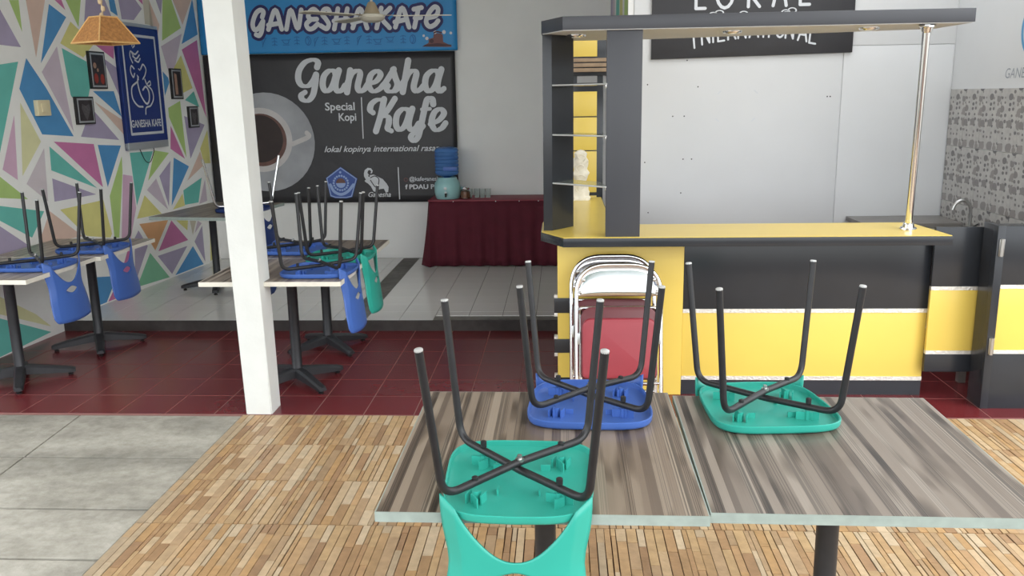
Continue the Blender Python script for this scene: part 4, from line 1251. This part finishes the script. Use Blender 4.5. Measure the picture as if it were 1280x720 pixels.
# ================================================================ FOLDING CHAIRS
def folding_chair(loc, lean, rz, label, rise=0.0):
    t = thing('folding_chair', label, 'chair', loc, rz, 'folded chrome chairs leaning on the bar')
    t.rotation_euler = (lean, 0, rz)
    t.scale = (1, 1, 1 + rise)
    hw = 0.222
    Hh = 0.79
    arch = fillet([(-hw, 0, 0.012), (-hw, 0, Hh), (hw, 0, Hh), (hw, 0, 0.012)], 0.165, 14)
    tube('front_frame', arch, 0.0115, M_CHROME, t, 14)
    bw = 0.200
    tube('rear_frame', fillet([(-bw, 0.045, 0.012), (-bw, 0.035, 0.53), (-bw, 0.024, 0.56), (bw, 0.024, 0.56), (bw, 0.035, 0.53), (bw, 0.045, 0.012)], 0.04, 8), 0.0105, M_CHROME, t, 12)
    for y, z, w_ in ((0.0, 0.16, hw), (0.043, 0.11, bw)):
        tube('stretcher', [(-w_, y, z), (w_, y, z)], 0.008, M_CHROME, t, 10)
    # sheet-metal back panel with an arched top
    top = [p for p in arch if p.z > 0.620]
    bm = bmesh.new()
    out = [(hw - 0.006, 0.620)] + [(p.x * 0.975, p.z - 0.006) for p in top[::-1]] + [(-hw + 0.006, 0.620)]
    def yy(x): return 0.010 * (1 - (x / hw) ** 2) - 0.004
    N_ = 24
    cols = []
    for i in range(N_ + 1):
        x = -hw + 0.006 + (2 * hw - 0.012) * i / N_
        # arch height at x
        zt = 0.620
        pts = sorted((p.x * 0.985, p.z - 0.004) for p in top)
        for (xa, za), (xb, zb) in zip(pts, pts[1:]):
            if xa <= x <= xb and xb > xa:
                zt = max(zt, za + (zb - za) * (x - xa) / (xb - xa))
        cols.append([bm.verts.new((x, yy(x) + 0.004 * math.sin(PI * k / 6), 0.623 + (zt - 0.623) * k / 6)) for k in range(7)])
    for a, b in zip(cols, cols[1:]):
        for k in range(6):
            bm.faces.new((a[k], b[k], b[k + 1], a[k + 1]))
    bmesh.ops.remove_doubles(bm, verts=bm.verts, dist=0.0005)
    bmesh.ops.recalc_face_normals(bm, faces=bm.faces)
    bp = from_bm('back_panel', bm, M_CHROME, t, smooth=True)
    md = bp.modifiers.new('thickness', 'SOLIDIFY'); md.thickness = 0.003; md.offset = 0
    for sx in (-1, 1):
        for z in (0.645, 0.71):
            Mx = Matrix.Translation((sx * (0.185 if z > .68 else 0.20), -0.004, z)) @ Matrix.Rotation(PI / 2, 4, 'X')
            lathe('screw', [(0.0, 0.006), (0.006, 0.005), (0.010, 0.001), (0.010, 0)], M_STEEL, bp, 12, M=Mx)
    # padded seat folded up flat between the legs
    def rrect(w2, z0, z1, rt, rb, ins=0.0):
        pts = []
        for cx_, cz_, r, a0 in ((w2 - rt, z1 - rt, rt, 0), (-w2 + rt, z1 - rt, rt, PI / 2), (-w2 + rb, z0 + rb, rb, PI), (w2 - rb, z0 + rb, rb, 1.5 * PI)):
            for k in range(7):
                a = a0 + PI / 2 * k / 6
                pts.append((cx_ + (r - ins) * math.cos(a), cz_ + (r - ins) * math.sin(a)))
        return pts
    def pad(name, w2, z0, z1, rt, prof, m, parent):
        bm = bmesh.new()
        rings = [[bm.verts.new((x, y, z)) for x, z in rrect(w2, z0, z1, rt, 0.03, ins)] for ins, y in prof]
        n = len(rings[0])
        for a, b in zip(rings, rings[1:]):
            for k in range(n):
                j = (k + 1) % n
                bm.faces.new((a[k], a[j], b[j], b[k]))
        bm.faces.new(rings[0]); bm.faces.new(rings[-1])
        bmesh.ops.recalc_face_normals(bm, faces=bm.faces)
        return from_bm(name, bm, m, parent, smooth=True)
    st = pad('seat', 0.196, 0.19, 0.510, 0.05, [(0.020, -0.040), (0.006, -0.036), (0.0, -0.026), (0.0, -0.012), (0.01, -0.008)], M_MAROON, t)
    pad('seat_rim', 0.200, 0.18, 0.567, 0.06, [(0.01, -0.018), (0.0, -0.012), (0.0, 0.004), (0.01, 0.010)], M_MAROOND, st)
    for sx in (-1, 1):
        box('hinge_bracket', sx * 0.212 - .007, sx * 0.212 + .007, -0.018, 0.045, 0.37, 0.43, M_STEEL, t, 0.003)
        for y in (0, 0.045):
            lathe('rubber_foot', [(0, 0), (.015, 0), (.015, .03), (.0125, .034), (0, .034)], M_BLACKPL, t, 12, loc=(sx * (hw if y == 0 else bw), y, 0))
    return t
folding_chair((0.298, 4.395, 0), R(-8.5), R(1), 'folded chrome chair with maroon seat in front, leaning on the yellow bar panel')
folding_chair((0.272, 4.498, 0), R(-7.0), R(1), 'second folded chrome chair mostly hidden behind the first, arch peeking above it', 0.035)

# ================================================================ BAR COUNTER WITH CANOPY
bar = thing('bar_counter', 'yellow and black bar counter with an overhead canopy and glass corner shelves', 'counter', (0, 4.7, 0))
BO = Vector((0, -4.7, 0))
def P2(pts): return [(x, y - 4.7) for x, y in pts]
def prism(name, pts, z0, z1, m, parent=bar, bev=0.0):
    bm = bmesh.new()
    add_prism(bm, P2(pts), z0, z1, bev)
    bmesh.ops.recalc_face_normals(bm, faces=bm.faces)
    return from_bm(name, bm, m, parent, smooth=bev > 0)
def bbox_(name, x0, x1, y0, y1, z0, z1, m, parent=bar, bev=0.0):
    return box(name, x0, x1, y0 - 4.7, y1 - 4.7, z0, z1, m, parent, bev)
SLAB = [(-0.115, 4.665), (0.006, 4.45), (1.968, 4.45), (1.935, 4.925), (0.285, 4.925), (0.285, 6.30), (-0.03, 6.30), (-0.115, 5.0)]
def inset(pts, d):
    c = Vector((sum(p[0] for p in pts) / len(pts), sum(p[1] for p in pts) / len(pts)))
    out = []
    n = len(pts)
    for i in range(n):
        a, b, c_ = Vector(pts[i - 1]), Vector(pts[i]), Vector(pts[(i + 1) % n])
        d1, d2 = (b - a).normalized(), (c_ - b).normalized()
        n1, n2 = Vector((-d1.y, d1.x)), Vector((-d2.y, d2.x))
        bis = (n1 + n2).normalized()
        out.append(tuple(b + bis * d / max(0.3, bis.dot(n1))))
    return out
prism('counter_slab', SLAB, 0.885, 0.932, M_BLACKLAM, bev=0.003)
prism('counter_top', inset(SLAB, 0.004), 0.931, 0.935, M_YELLOW)
# carcass, yellow end panel, black and yellow front
bbox_('carcass', 0.02, 1.95, 4.72, 4.90, 0.0, 0.885, M_BLACKLAM)
bbox_('return_carcass', 0.02, 0.26, 4.90, 6.28, PLAT + 0.002, 0.885, M_BLACKLAM)
bbox_('yellow_panel', -0.026, 0.662, 4.695, 4.72, 0.0, 0.885, M_YELLOW, bev=0.002)
for z0, z1 in ((0.475, 0.560), (0.245, 0.325)):
    pc = bbox_('black_band', -0.045, 0.325, 4.690, 4.722, z0, z1, M_BLACKLAM, bev=0.001)
bbox_('black_plinth', -0.045, 0.325, 4.690, 4.722, 0.0, 0.10, M_BLACKLAM)
for z0, z1 in ((0.10, 0.120), (0.225, 0.245), (0.325, 0.345), (0.455, 0.475), (0.56, 0.578)):
    bbox_('foil_end', -0.045, -0.026, 4.692, 4.72, z0, z1, M_FOIL)
bbox_('black_panel', 0.664, 1.978, 4.705, 4.722, 0.494, 0.885, M_BLACKLAM, bev=0.001)
bbox_('lower_yellow_panel', 0.664, 1.978, 4.705, 4.722, 0.108, 0.472, M_YELLOW, bev=0.001)
bbox_('plinth', 0.664, 1.978, 4.705, 4.722, 0.0, 0.086, M_BLACKLAM)
bbox_('foil_trim', 0.664, 1.978, 4.700, 4.722, 0.472, 0.494, M_FOIL)
bbox_('foil_trim', 0.664, 1.978, 4.700, 4.722, 0.086, 0.108, M_FOIL)
bbox_('side_panel', 1.955, 1.978, 4.722, 4.915, 0.0, 0.885, M_BLACKLAM)
# columns and canopy
CTOP = 1.968
CAN = [(-0.105, 4.70), (0.006, 4.45), (1.975, 4.45), (1.955, 4.86), (0.50, 5.28), (-0.105, 5.28)]
cano = prism('canopy', CAN, CTOP, 2.032, M_BLACKCAN, bev=0.002)
prism('canopy_underside', inset(CAN, 0.006), CTOP - 0.003, CTOP + 0.001, M_WALLR)
def downlight(x, y):
    d = thing_part = lathe('downlight', [(0, -0.010), (0.030, -0.010), (0.034, -0.004), (0.046, -0.006), (0.050, 0.0), (0.050, 0.004), (0, 0.004)], M_CHROME, bar, 24, loc=(x, y - 4.7, CTOP - 0.006))
    lathe('lens', [(0, -0.012), (0.026, -0.012), (0.029, -0.009), (0, -0.009)], M_LAMPEM, d, 20)
downlight(0.08, 4.78)
downlight(0.88, 4.72)
downlight(1.55, 4.66)
lp = [(-0.100, 4.705), (-0.052, 4.705), (0.064, 4.862), (0.026, 4.888)]
prism('shelf_panel', lp, 0.935, CTOP, M_BLACKLAM, bev=0.002)
bbox_('column', 0.224, 0.400, 4.475, 4.515, 0.935, CTOP, M_BLACKCAN, bev=0.002)
for z in (1.188, 1.445, 1.702):
    s = prism('glass_shelf', [(-0.048, 4.712), (0.226, 4.478), (0.226, 4.514), (0.20, 4.72), (0.062, 4.852)], z, z + 0.009, M_SHELF)
    e0 = Vector((-0.048, 4.708 - 4.7, z + .0045)); e1 = Vector((0.226, 4.474 - 4.7, z + .0045))
    tube('polished_edge', [e0, e1], 0.0045, M_TIP, s, 8)
    for q in ((0.0, 0.10), (0.2225, -0.205)):
        lathe('clip', [(0, -.014), (.004, -.012), (.005, -.002), (.005, .006), (0, .006)], M_CHROME, s, 10, loc=(q[0], q[1] - 0.015, z))
bx_, by_ = 1.826, 4.665 - 4.7
tx_, ty_ = 1.772, 4.50 - 4.7
pl = tube('pole', [(bx_, by_, 0.936), (tx_, ty_, CTOP - 0.004)], 0.0185, M_CHROME, bar, 20)
dv = (Vector((tx_, ty_, CTOP)) - Vector((bx_, by_, 0.935))).normalized()
def flange(base, s):
    q = dv.to_track_quat('Z', 'Y').to_matrix().to_4x4()
    Mx = Matrix.Translation(base) @ q @ Matrix.Diagonal((1, 1, s, 1))
    lathe('flange', [(0, 0), (0.040, 0), (0.042, 0.006), (0.030, 0.012), (0.026, 0.032), (0.0195, 0.036), (0.0195, 0.05), (0, 0.05)], M_CHROME, pl, 24, M=Mx)
flange(Vector((bx_, by_, 0.937)), 1)
flange(Vector((tx_, ty_, CTOP - 0.006)), -1)
# maroon cloth hung along the outer side of the counter's return
bm = bmesh.new()
g = []
for i in range(37):
    y = 4.95 + (6.27 - 4.95) * i / 36
    g.append([bm.verts.new((-0.012 - 0.014 * math.sin(i * 1.35) * (1 - z_), y - 4.7, (0.88 if k == 0 else 0.88 - (0.88 - PLAT - 0.05) * (k / 6)))) for k, z_ in ((k, 1 - k / 6) for k in range(7))])
for a, b in zip(g, g[1:]):
    for k in range(6):
        bm.faces.new((a[k], b[k], b[k + 1], a[k + 1]))
cu = from_bm('side_curtain', bm, M_CLOTH, bar, smooth=True)
cu.modifiers.new('thickness', 'SOLIDIFY').thickness = 0.003

# tall yellow unit standing behind the return
yc = thing('display_cabinet', 'tall yellow and black cabinet seen through the glass corner shelves', 'cabinet', (0.20, 6.36, PLAT))
cw0, cw1 = -0.13, 0.095
box('carcass', cw0, cw1, 0.0, 0.24, 0.0, 1.66, M_BLACKLAM, yc, 0.002)
for z0, z1 in ((0.03, 0.86), (0.885, 1.18), (1.188, 1.42), (1.428, 1.60)):
    box('yellow_front', cw0 + .012, cw1 - .045, -0.014, 0.001, z0, z1, M_YELLOW, yc, 0.002)
box('upper_carcass', cw0, cw1 + .045, 0.0, 0.20, 1.71, 2.05, M_BLACKLAM, yc, 0.002)
box('upper_post', cw1 - .04, cw1, 0.06, 0.10, 1.66, 1.71, M_BLACKLAM, yc)
box('upper_post', cw0, cw0 + .04, 0.06, 0.10, 1.66, 1.71, M_BLACKLAM, yc)
box('yellow_front', cw0 + .012, cw1 - .045, -0.014, 0.001, 1.84, 2.04, M_YELLOW, yc, 0.002)
for k in range(3):
    box('slat', cw0, cw1 + .10, -0.028, -0.008 + .02, 1.735 + k * 0.034, 1.735 + k * 0.034 + 0.026, M_WOODL, yc, 0.002)

# white carved ornament on the counter return
og = thing('carved_ornament', 'white carved figurine with a lacy outline standing on the yellow counter', 'ornament', (0.130, 6.12, 0.935))
prof = [(0, 0), (.050, 0), (.052, .02), (.042, .03), (.046, .06), (.040, .075), (.044, .11), (.030, .125), (.036, .16), (.044, .19), (.034, .215), (.040, .25), (.046, .275), (.030, .30), (.034, .325), (.018, .345), (0, .352)]
bm = bmesh.new()
add_lathe(bm, prof, 20)
for v in bm.verts:
    a = math.atan2(v.co.y, v.co.x)
    k = 1 + 0.16 * math.sin(5 * a + v.co.z * 40)
    v.co.x *= k * 1.25; v.co.y *= k * 0.7
bmesh.ops.recalc_face_normals(bm, faces=bm.faces)
from_bm('figure', bm, M_CARVED, og, smooth=True)
box('base', -.058, .058, -.04, .04, 0.0, 0.012, M_CARVED, og, 0.003)
for k in range(4):
    bm = bmesh.new()
    z = 0.09 + 0.07 * k
    s = 1 if k % 2 else -1
    add_tube(bm, smooth_path([(s * .02, -.030, z - .03), (s * .035, -.034, z), (0, -.036, z + .02), (-s * .022, -.034, z + .005), (-s * .005, -.035, z - .012)]), 0.0035, 8)
    from_bm('scroll', bm, M_CARVED, og, smooth=True)

# swing gate and end panel
gt = thing('swing_gate', 'black and yellow half-height swing gate between counter and end panel', 'gate', (2.225, 4.66, 0))
def banded(parent, x0, x1, y0, y1, z0, z1, zy0, zy1):
    box('black_panel', x0, x1, y0, y1, zy1 + .02, z1, M_BLACKLAM, parent, 0.001)
    box('yellow_panel', x0, x1, y0, y1, zy0, zy1, M_YELLOW, parent, 0.001)
    box('lower_black_panel', x0, x1, y0, y1, z0, zy0 - .02, M_BLACKLAM, parent, 0.001)
    for z in (zy1, zy0 - .02):
        box('foil_trim', x0, x1, y0 - .003, y1, z, z + .02, M_FOIL, parent)
banded(gt, -0.255, -0.004, 0.0, 0.022, 0.150, 0.945, 0.270, 0.606)
ep = thing('end_panel', 'black and yellow end panel with a dark post carrying the gate hinges', 'panel', (2.205, 4.495, 0))
box('post', 0.0, 0.040, -0.004, 0.150, 0.0, 0.976, M_BLACKLAM, ep, 0.002)
banded(ep, 0.041, 0.470, 0.0, 0.10, 0.0, 0.972, 0.322, 0.650)
for z in (0.865, 0.345):
    hg = tube('hinge', [(0.022, -0.014, z - 0.045), (0.022, -0.014, z + 0.045)], 0.0095, M_STEEL, ep, 14)
    box('hinge_leaf', 0.010, 0.036, -0.011, -0.003, z - .043, z + .043, M_STEEL, hg, 0.001)

# sink bench and tap
sb = thing('sink_bench', 'grey kitchen sink bench in the corner behind the swing gate', 'bench', (2.30, 6.0, 0))
box('bench_top', -0.28, 0.365, -0.10, 0.285, 0.755, 0.785, M_SINK, sb, 0.003)
box('bench_return', -0.05, 0.365, -1.10, -0.101, 0.725, 0.755, M_SINK, sb, 0.003)
for x0, x1, y0, y1 in ((-.24, -.20, -.06, .26), (-.02, 0.02, -1.08, -1.04)):
    box('bench_support', x0, x1, y0, y1, 0.0, 0.725, M_SINK, sb)
box('bench_support', 0.30, 0.34, -1.08, .25, 0.0, 0.725, M_SINK, sb)
tp = thing('kitchen_tap', 'chrome swan-neck kitchen tap against the pebble tiles', 'tap', (2.545, 5.55, 0.755))
tube('spout', smooth_path([(0, 0, 0.0), (0, 0, 0.14), (-0.015, 0, 0.20), (-0.055, 0, 0.225), (-0.095, 0, 0.205), (-0.112, 0, 0.165)]), 0.010, M_STEEL, tp, 12)
lathe('tap_base', [(0, 0), (.026, 0), (.026, .012), (.016, .02), (.016, .06), (0, .062)], M_STEEL, tp, 16)
tube('tap_lever', [(0.012, 0, 0.05), (0.05, -0.01, 0.075)], 0.006, M_BLACKMET, tp, 10)

# ================================================================ SKIRTED TABLE AND WHAT STANDS ON IT
sk = thing('skirted_table', 'long side table draped in a pleated maroon cloth against the back wall', 'table', (-0.62, 8.32, PLAT))
hw_, hd, zt = 0.63, 0.20, 0.632
bm = bmesh.new()
nu = 150
per = []
segs = [((-hw_, hd), (-hw_, -hd)), ((-hw_, -hd), (hw_, -hd)), ((hw_, -hd), (hw_, hd))]
for (a, b), n in zip(segs, (24, 110, 24)):
    for k in range(n):
        per.append((a[0] + (b[0] - a[0]) * k / n, a[1] + (b[1] - a[1]) * k / n, (b[0] - a[0], b[1] - a[1])))
grid = []
for i, (x, y, d) in enumerate(per):
    l_ = math.hypot(*d)
    nx_, ny_ = d[1] / l_, -d[0] / l_
    wv = 0.55 * math.sin(i * 0.60) + 0.45 * math.sin(i * 0.31 + 1)
    col_ = []
    for k in range(9):
        t = k / 8
        amp = 0.003 + 0.020 * t
        corner = 0.045 * t * t * math.exp(-min(abs(i - 24), abs(i - 134)) / 4.0)
        off = 0.004 + amp * (wv + 0.8) + 0.018 * t + corner
        col_.append(bm.verts.new((x + nx_ * off, y + ny_ * off, zt - 0.004 - (zt - 0.014) * t)))
    grid.append(col_)
for a, b in zip(grid, grid[1:]):
    for k in range(8):
        bm.faces.new((a[k], b[k], b[k + 1], a[k + 1]))
bmesh.ops.recalc_face_normals(bm, faces=bm.faces)
skirt = from_bm('skirt', bm, M_CLOTH, sk, smooth=True)
skirt.modifiers.new('thickness', 'SOLIDIFY').thickness = 0.003
box('top_cloth', -hw_ - .012, hw_ + .012, -hd - .012, hd + .012, zt - 0.012, zt, M_CLOTHTOP, sk, 0.005)
box('board', -hw_ + .01, hw_ - .01, -hd + .01, hd - .01, zt - 0.04, zt - 0.012, M_WOODL, sk)
for x in (-.55, .55):
    for y in (-.15, .15):
        box('leg', x - .02, x + .02, y - .02, y + .02, 0, zt - .04, M_WOODL, sk)
for x in (-0.40, 0.0, 0.22, 0.40):
    lathe('pin', [(0, 0), (.005, 0), (.005, .004), (0, .005)], M_TIP, sk, 8, M=Matrix.Translation((x, -hd - .018, zt - .012)) @ Matrix.Rotation(PI / 2, 4, 'X'))
ZT = PLAT + zt
wd = thing('water_dispenser', 'round pale aqua water dispenser with a small tap on the maroon table', 'dispenser', (-1.092, 8.27, ZT))
lathe('body', [(0, 0), (.105, 0), (.112, .006), (.122, .06), (.124, .12), (.118, .150), (.098, .178), (.092, .186), (.092, .200), (.086, .204), (.078, .202), (.070, .17), (0, .165)], M_DISP, wd, 32)
tb = tube('tap', [(0, -.118, .055), (0, -.150, .055)], 0.010, M_BLACKPL, wd, 10)
tube('tap_spout', [(0, -.145, .058), (0, -.147, .028)], 0.008, M_BLACKPL, tb, 10)
lathe('tap_top', [(0, 0), (.012, 0), (.010, .014), (0, .016)], M_TIP, tb, 10, loc=(0, -.143, .064))
lathe('badge', [(0, .003), (.014, .002), (.016, 0), (0, 0)], M_TIP, wd, 14, M=Matrix.Translation((-.005, -.122, .105)) @ Matrix.Rotation(PI / 2, 4, 'X'))
wb_ = thing('water_bottle', 'big ribbed blue water bottle upside down on the aqua dispenser', 'bottle', (-1.092, 8.27, ZT + 0.171))
prof = [(0, 0), (.03, 0), (.03, .03), (.06, .045), (.100, .055), (.112, .07)]
for k in range(6):
    z = .085 + k * .034
    prof += [(.114, z), (.108, z + .010), (.114, z + .020)]
prof += [(.114, .285), (.104, .305), (.07, .316), (0, .318)]
lathe('bottle_shell', prof, M_BOTTLE, wb_, 32)
box('label_band', -.02, .106, -.1165, -.10, .10, .135, M_BLUE, wb_, 0.004)
jar = thing('sugar_jar', 'squat glass jar of brown sugar with a shiny metal lid', 'jar', (-0.922, 8.27, ZT))
lathe('glass', [(0, 0), (.042, 0), (.048, .008), (.048, .075), (.040, .088), (.037, .088), (.045, .074), (.045, .010), (0, .006)], M_GLASS, jar, 24)
lathe('contents', [(0, .008), (.043, .008), (.043, .062), (.02, .070), (0, .071)], M_SUGAR, jar, 20)
lathe('lid', [(0, .086), (.044, .086), (.046, .090), (.046, .106), (.040, .112), (0, .114)], M_CHROME, jar, 24)
def glass(x, y, label, group):
    o = thing('drinking_glass', label, 'glass', (x, y, ZT), 0, group)
    lathe('tumbler', [(0, 0), (.022, 0), (.024, .004), (.028, .085), (.026, .085), (.022, .010), (0, .010)], M_GLASS, o, 18)
    return o
g0 = glass(-0.995, 8.41, 'clear drinking glass standing alone between dispenser and sugar jar', 'drinking glasses on the maroon table')
for x, y, lb in ((-0.885, 8.31, 'first clear glass of the row, next to the sugar jar'), (-0.815, 8.33, 'second clear glass from the sugar jar in the row'),
                 (-0.762, 8.31, 'third clear glass from the sugar jar in the row'), (-0.708, 8.32, 'last clear glass of the row, farthest from the sugar jar')):
    c = copy_tree(g0); c['label'] = lb; c.location = (x, y, ZT)

# ================================================================ CEILING THINGS
lm = thing('pendant_lamp', 'four-sided woven rattan pendant lampshade hung on a knotted rope', 'lamp', (-2.592, 5.0, 1.985), R(62))
a0, a1, hh = 0.128, 0.052, 0.142
cs = [(-1, -1), (1, -1), (1, 1), (-1, 1)]
for i in range(4):
    p, q = cs[i], cs[(i + 1) % 4]
    bm = bmesh.new()
    nrm = Vector(((p[0] + q[0]) / 2, (p[1] + q[1]) / 2, 0.5)).normalized() * 0.004
    outer = [Vector((p[0] * a0, p[1] * a0, 0)), Vector((q[0] * a0, q[1] * a0, 0)), Vector((q[0] * a1, q[1] * a1, hh)), Vector((p[0] * a1, p[1] * a1, hh))]
    vo = [bm.verts.new(v) for v in outer]; vi = [bm.verts.new(v - nrm) for v in outer]
    bm.faces.new(vo); bm.faces.new(vi[::-1])
    for k in range(4):
        j = (k + 1) % 4
        bm.faces.new((vo[j], vo[k], vi[k], vi[j]))
    sp_ = from_bm('shade_panel', bm, M_RATTAN, lm)
    bm = bmesh.new()
    add_tube(bm, [outer[0], outer[1]], 0.005, 8)
    add_tube(bm, [outer[0], outer[3]], 0.004, 8)
    add_tube(bm, [outer[3], outer[2]], 0.004, 8)
    from_bm('cane_edge', bm, M_RATTANL, sp_, smooth=True)
lathe('bulb', [(0, .045), (.018, .05), (.026, .068), (.022, .09), (.013, .105), (.013, .14), (0, .14)], M_PRINTW, lm, 16)
box('cross_bar', -a1, a1, -.004, .004, hh - .010, hh - .002, M_RATTANL, lm)
tube('cord', [(0, 0, .14), (0, 0, 3.4 - 1.985)], 0.004, M_ROPE, lm, 8)
z = 0.155
bm = bmesh.new()
for k in range(32):
    zz = hh + 0.008 + k * 0.038
    s = 1 if k % 2 else -1
    add_lathe(bm, [(0, -.018), (.010, -.012), (.013, 0), (.010, .012), (0, .018)], 10, c=(s * .007, 0, zz))
bmesh.ops.recalc_face_normals(bm, faces=bm.faces)
from_bm('rope_knot_chain', bm, M_ROPE, lm, smooth=True)
lathe('ceiling_rose', [(0, 0), (.04, 0), (.045, -.012), (.03, -.025), (0, -.026)], M_FAN, lm, 18, loc=(0, 0, 3.4 - 1.985))

fn = thing('ceiling_fan', 'cream three-bladed ceiling fan hanging in front of the blue banner', 'fan', (-1.39, 6.60, 2.20))
lathe('motor_housing', [(0, 0), (.045, .003), (.080, .016), (.094, .035), (.090, .055), (.06, .062), (0, .062)], M_FAN, fn, 32)
lathe('canopy_cone', [(.060, .060), (.056, .075), (.030, .135), (.022, .145), (0, .145)], M_FANTAN, fn, 24)
tube('down_rod', [(0, 0, .14), (0, 0, 1.20)], 0.010, M_FAN, fn, 12)
lathe('ceiling_cup', [(0, 0), (.05, 0), (.045, -.03), (.02, -.07), (0, -.072)], M_FAN, fn, 20, loc=(0, 0, 1.20))
for a in (4, 128, 226):
    bm = bmesh.new()
    ax = R(a)
    Mx = Matrix.Rotation(ax, 4, 'Z') @ Matrix.Translation((0, 0, .046)) @ Matrix.Rotation(R(4), 4, 'X')
    add_prism(bm, [(.16, -.040), (.54, -.056), (.575, -.045), (.585, 0), (.575, .045), (.54, .056), (.16, .040)], -0.003, 0.003, M=Mx)
    bd = from_bm('blade', bm, M_FAN, fn)
    bm = bmesh.new()
    add_prism(bm, [(.07, -.012), (.19, -.022), (.19, .022), (.07, .012)], 0.003, 0.007, M=Mx)
    from_bm('blade_bracket', bm, M_FANTAN, bd)
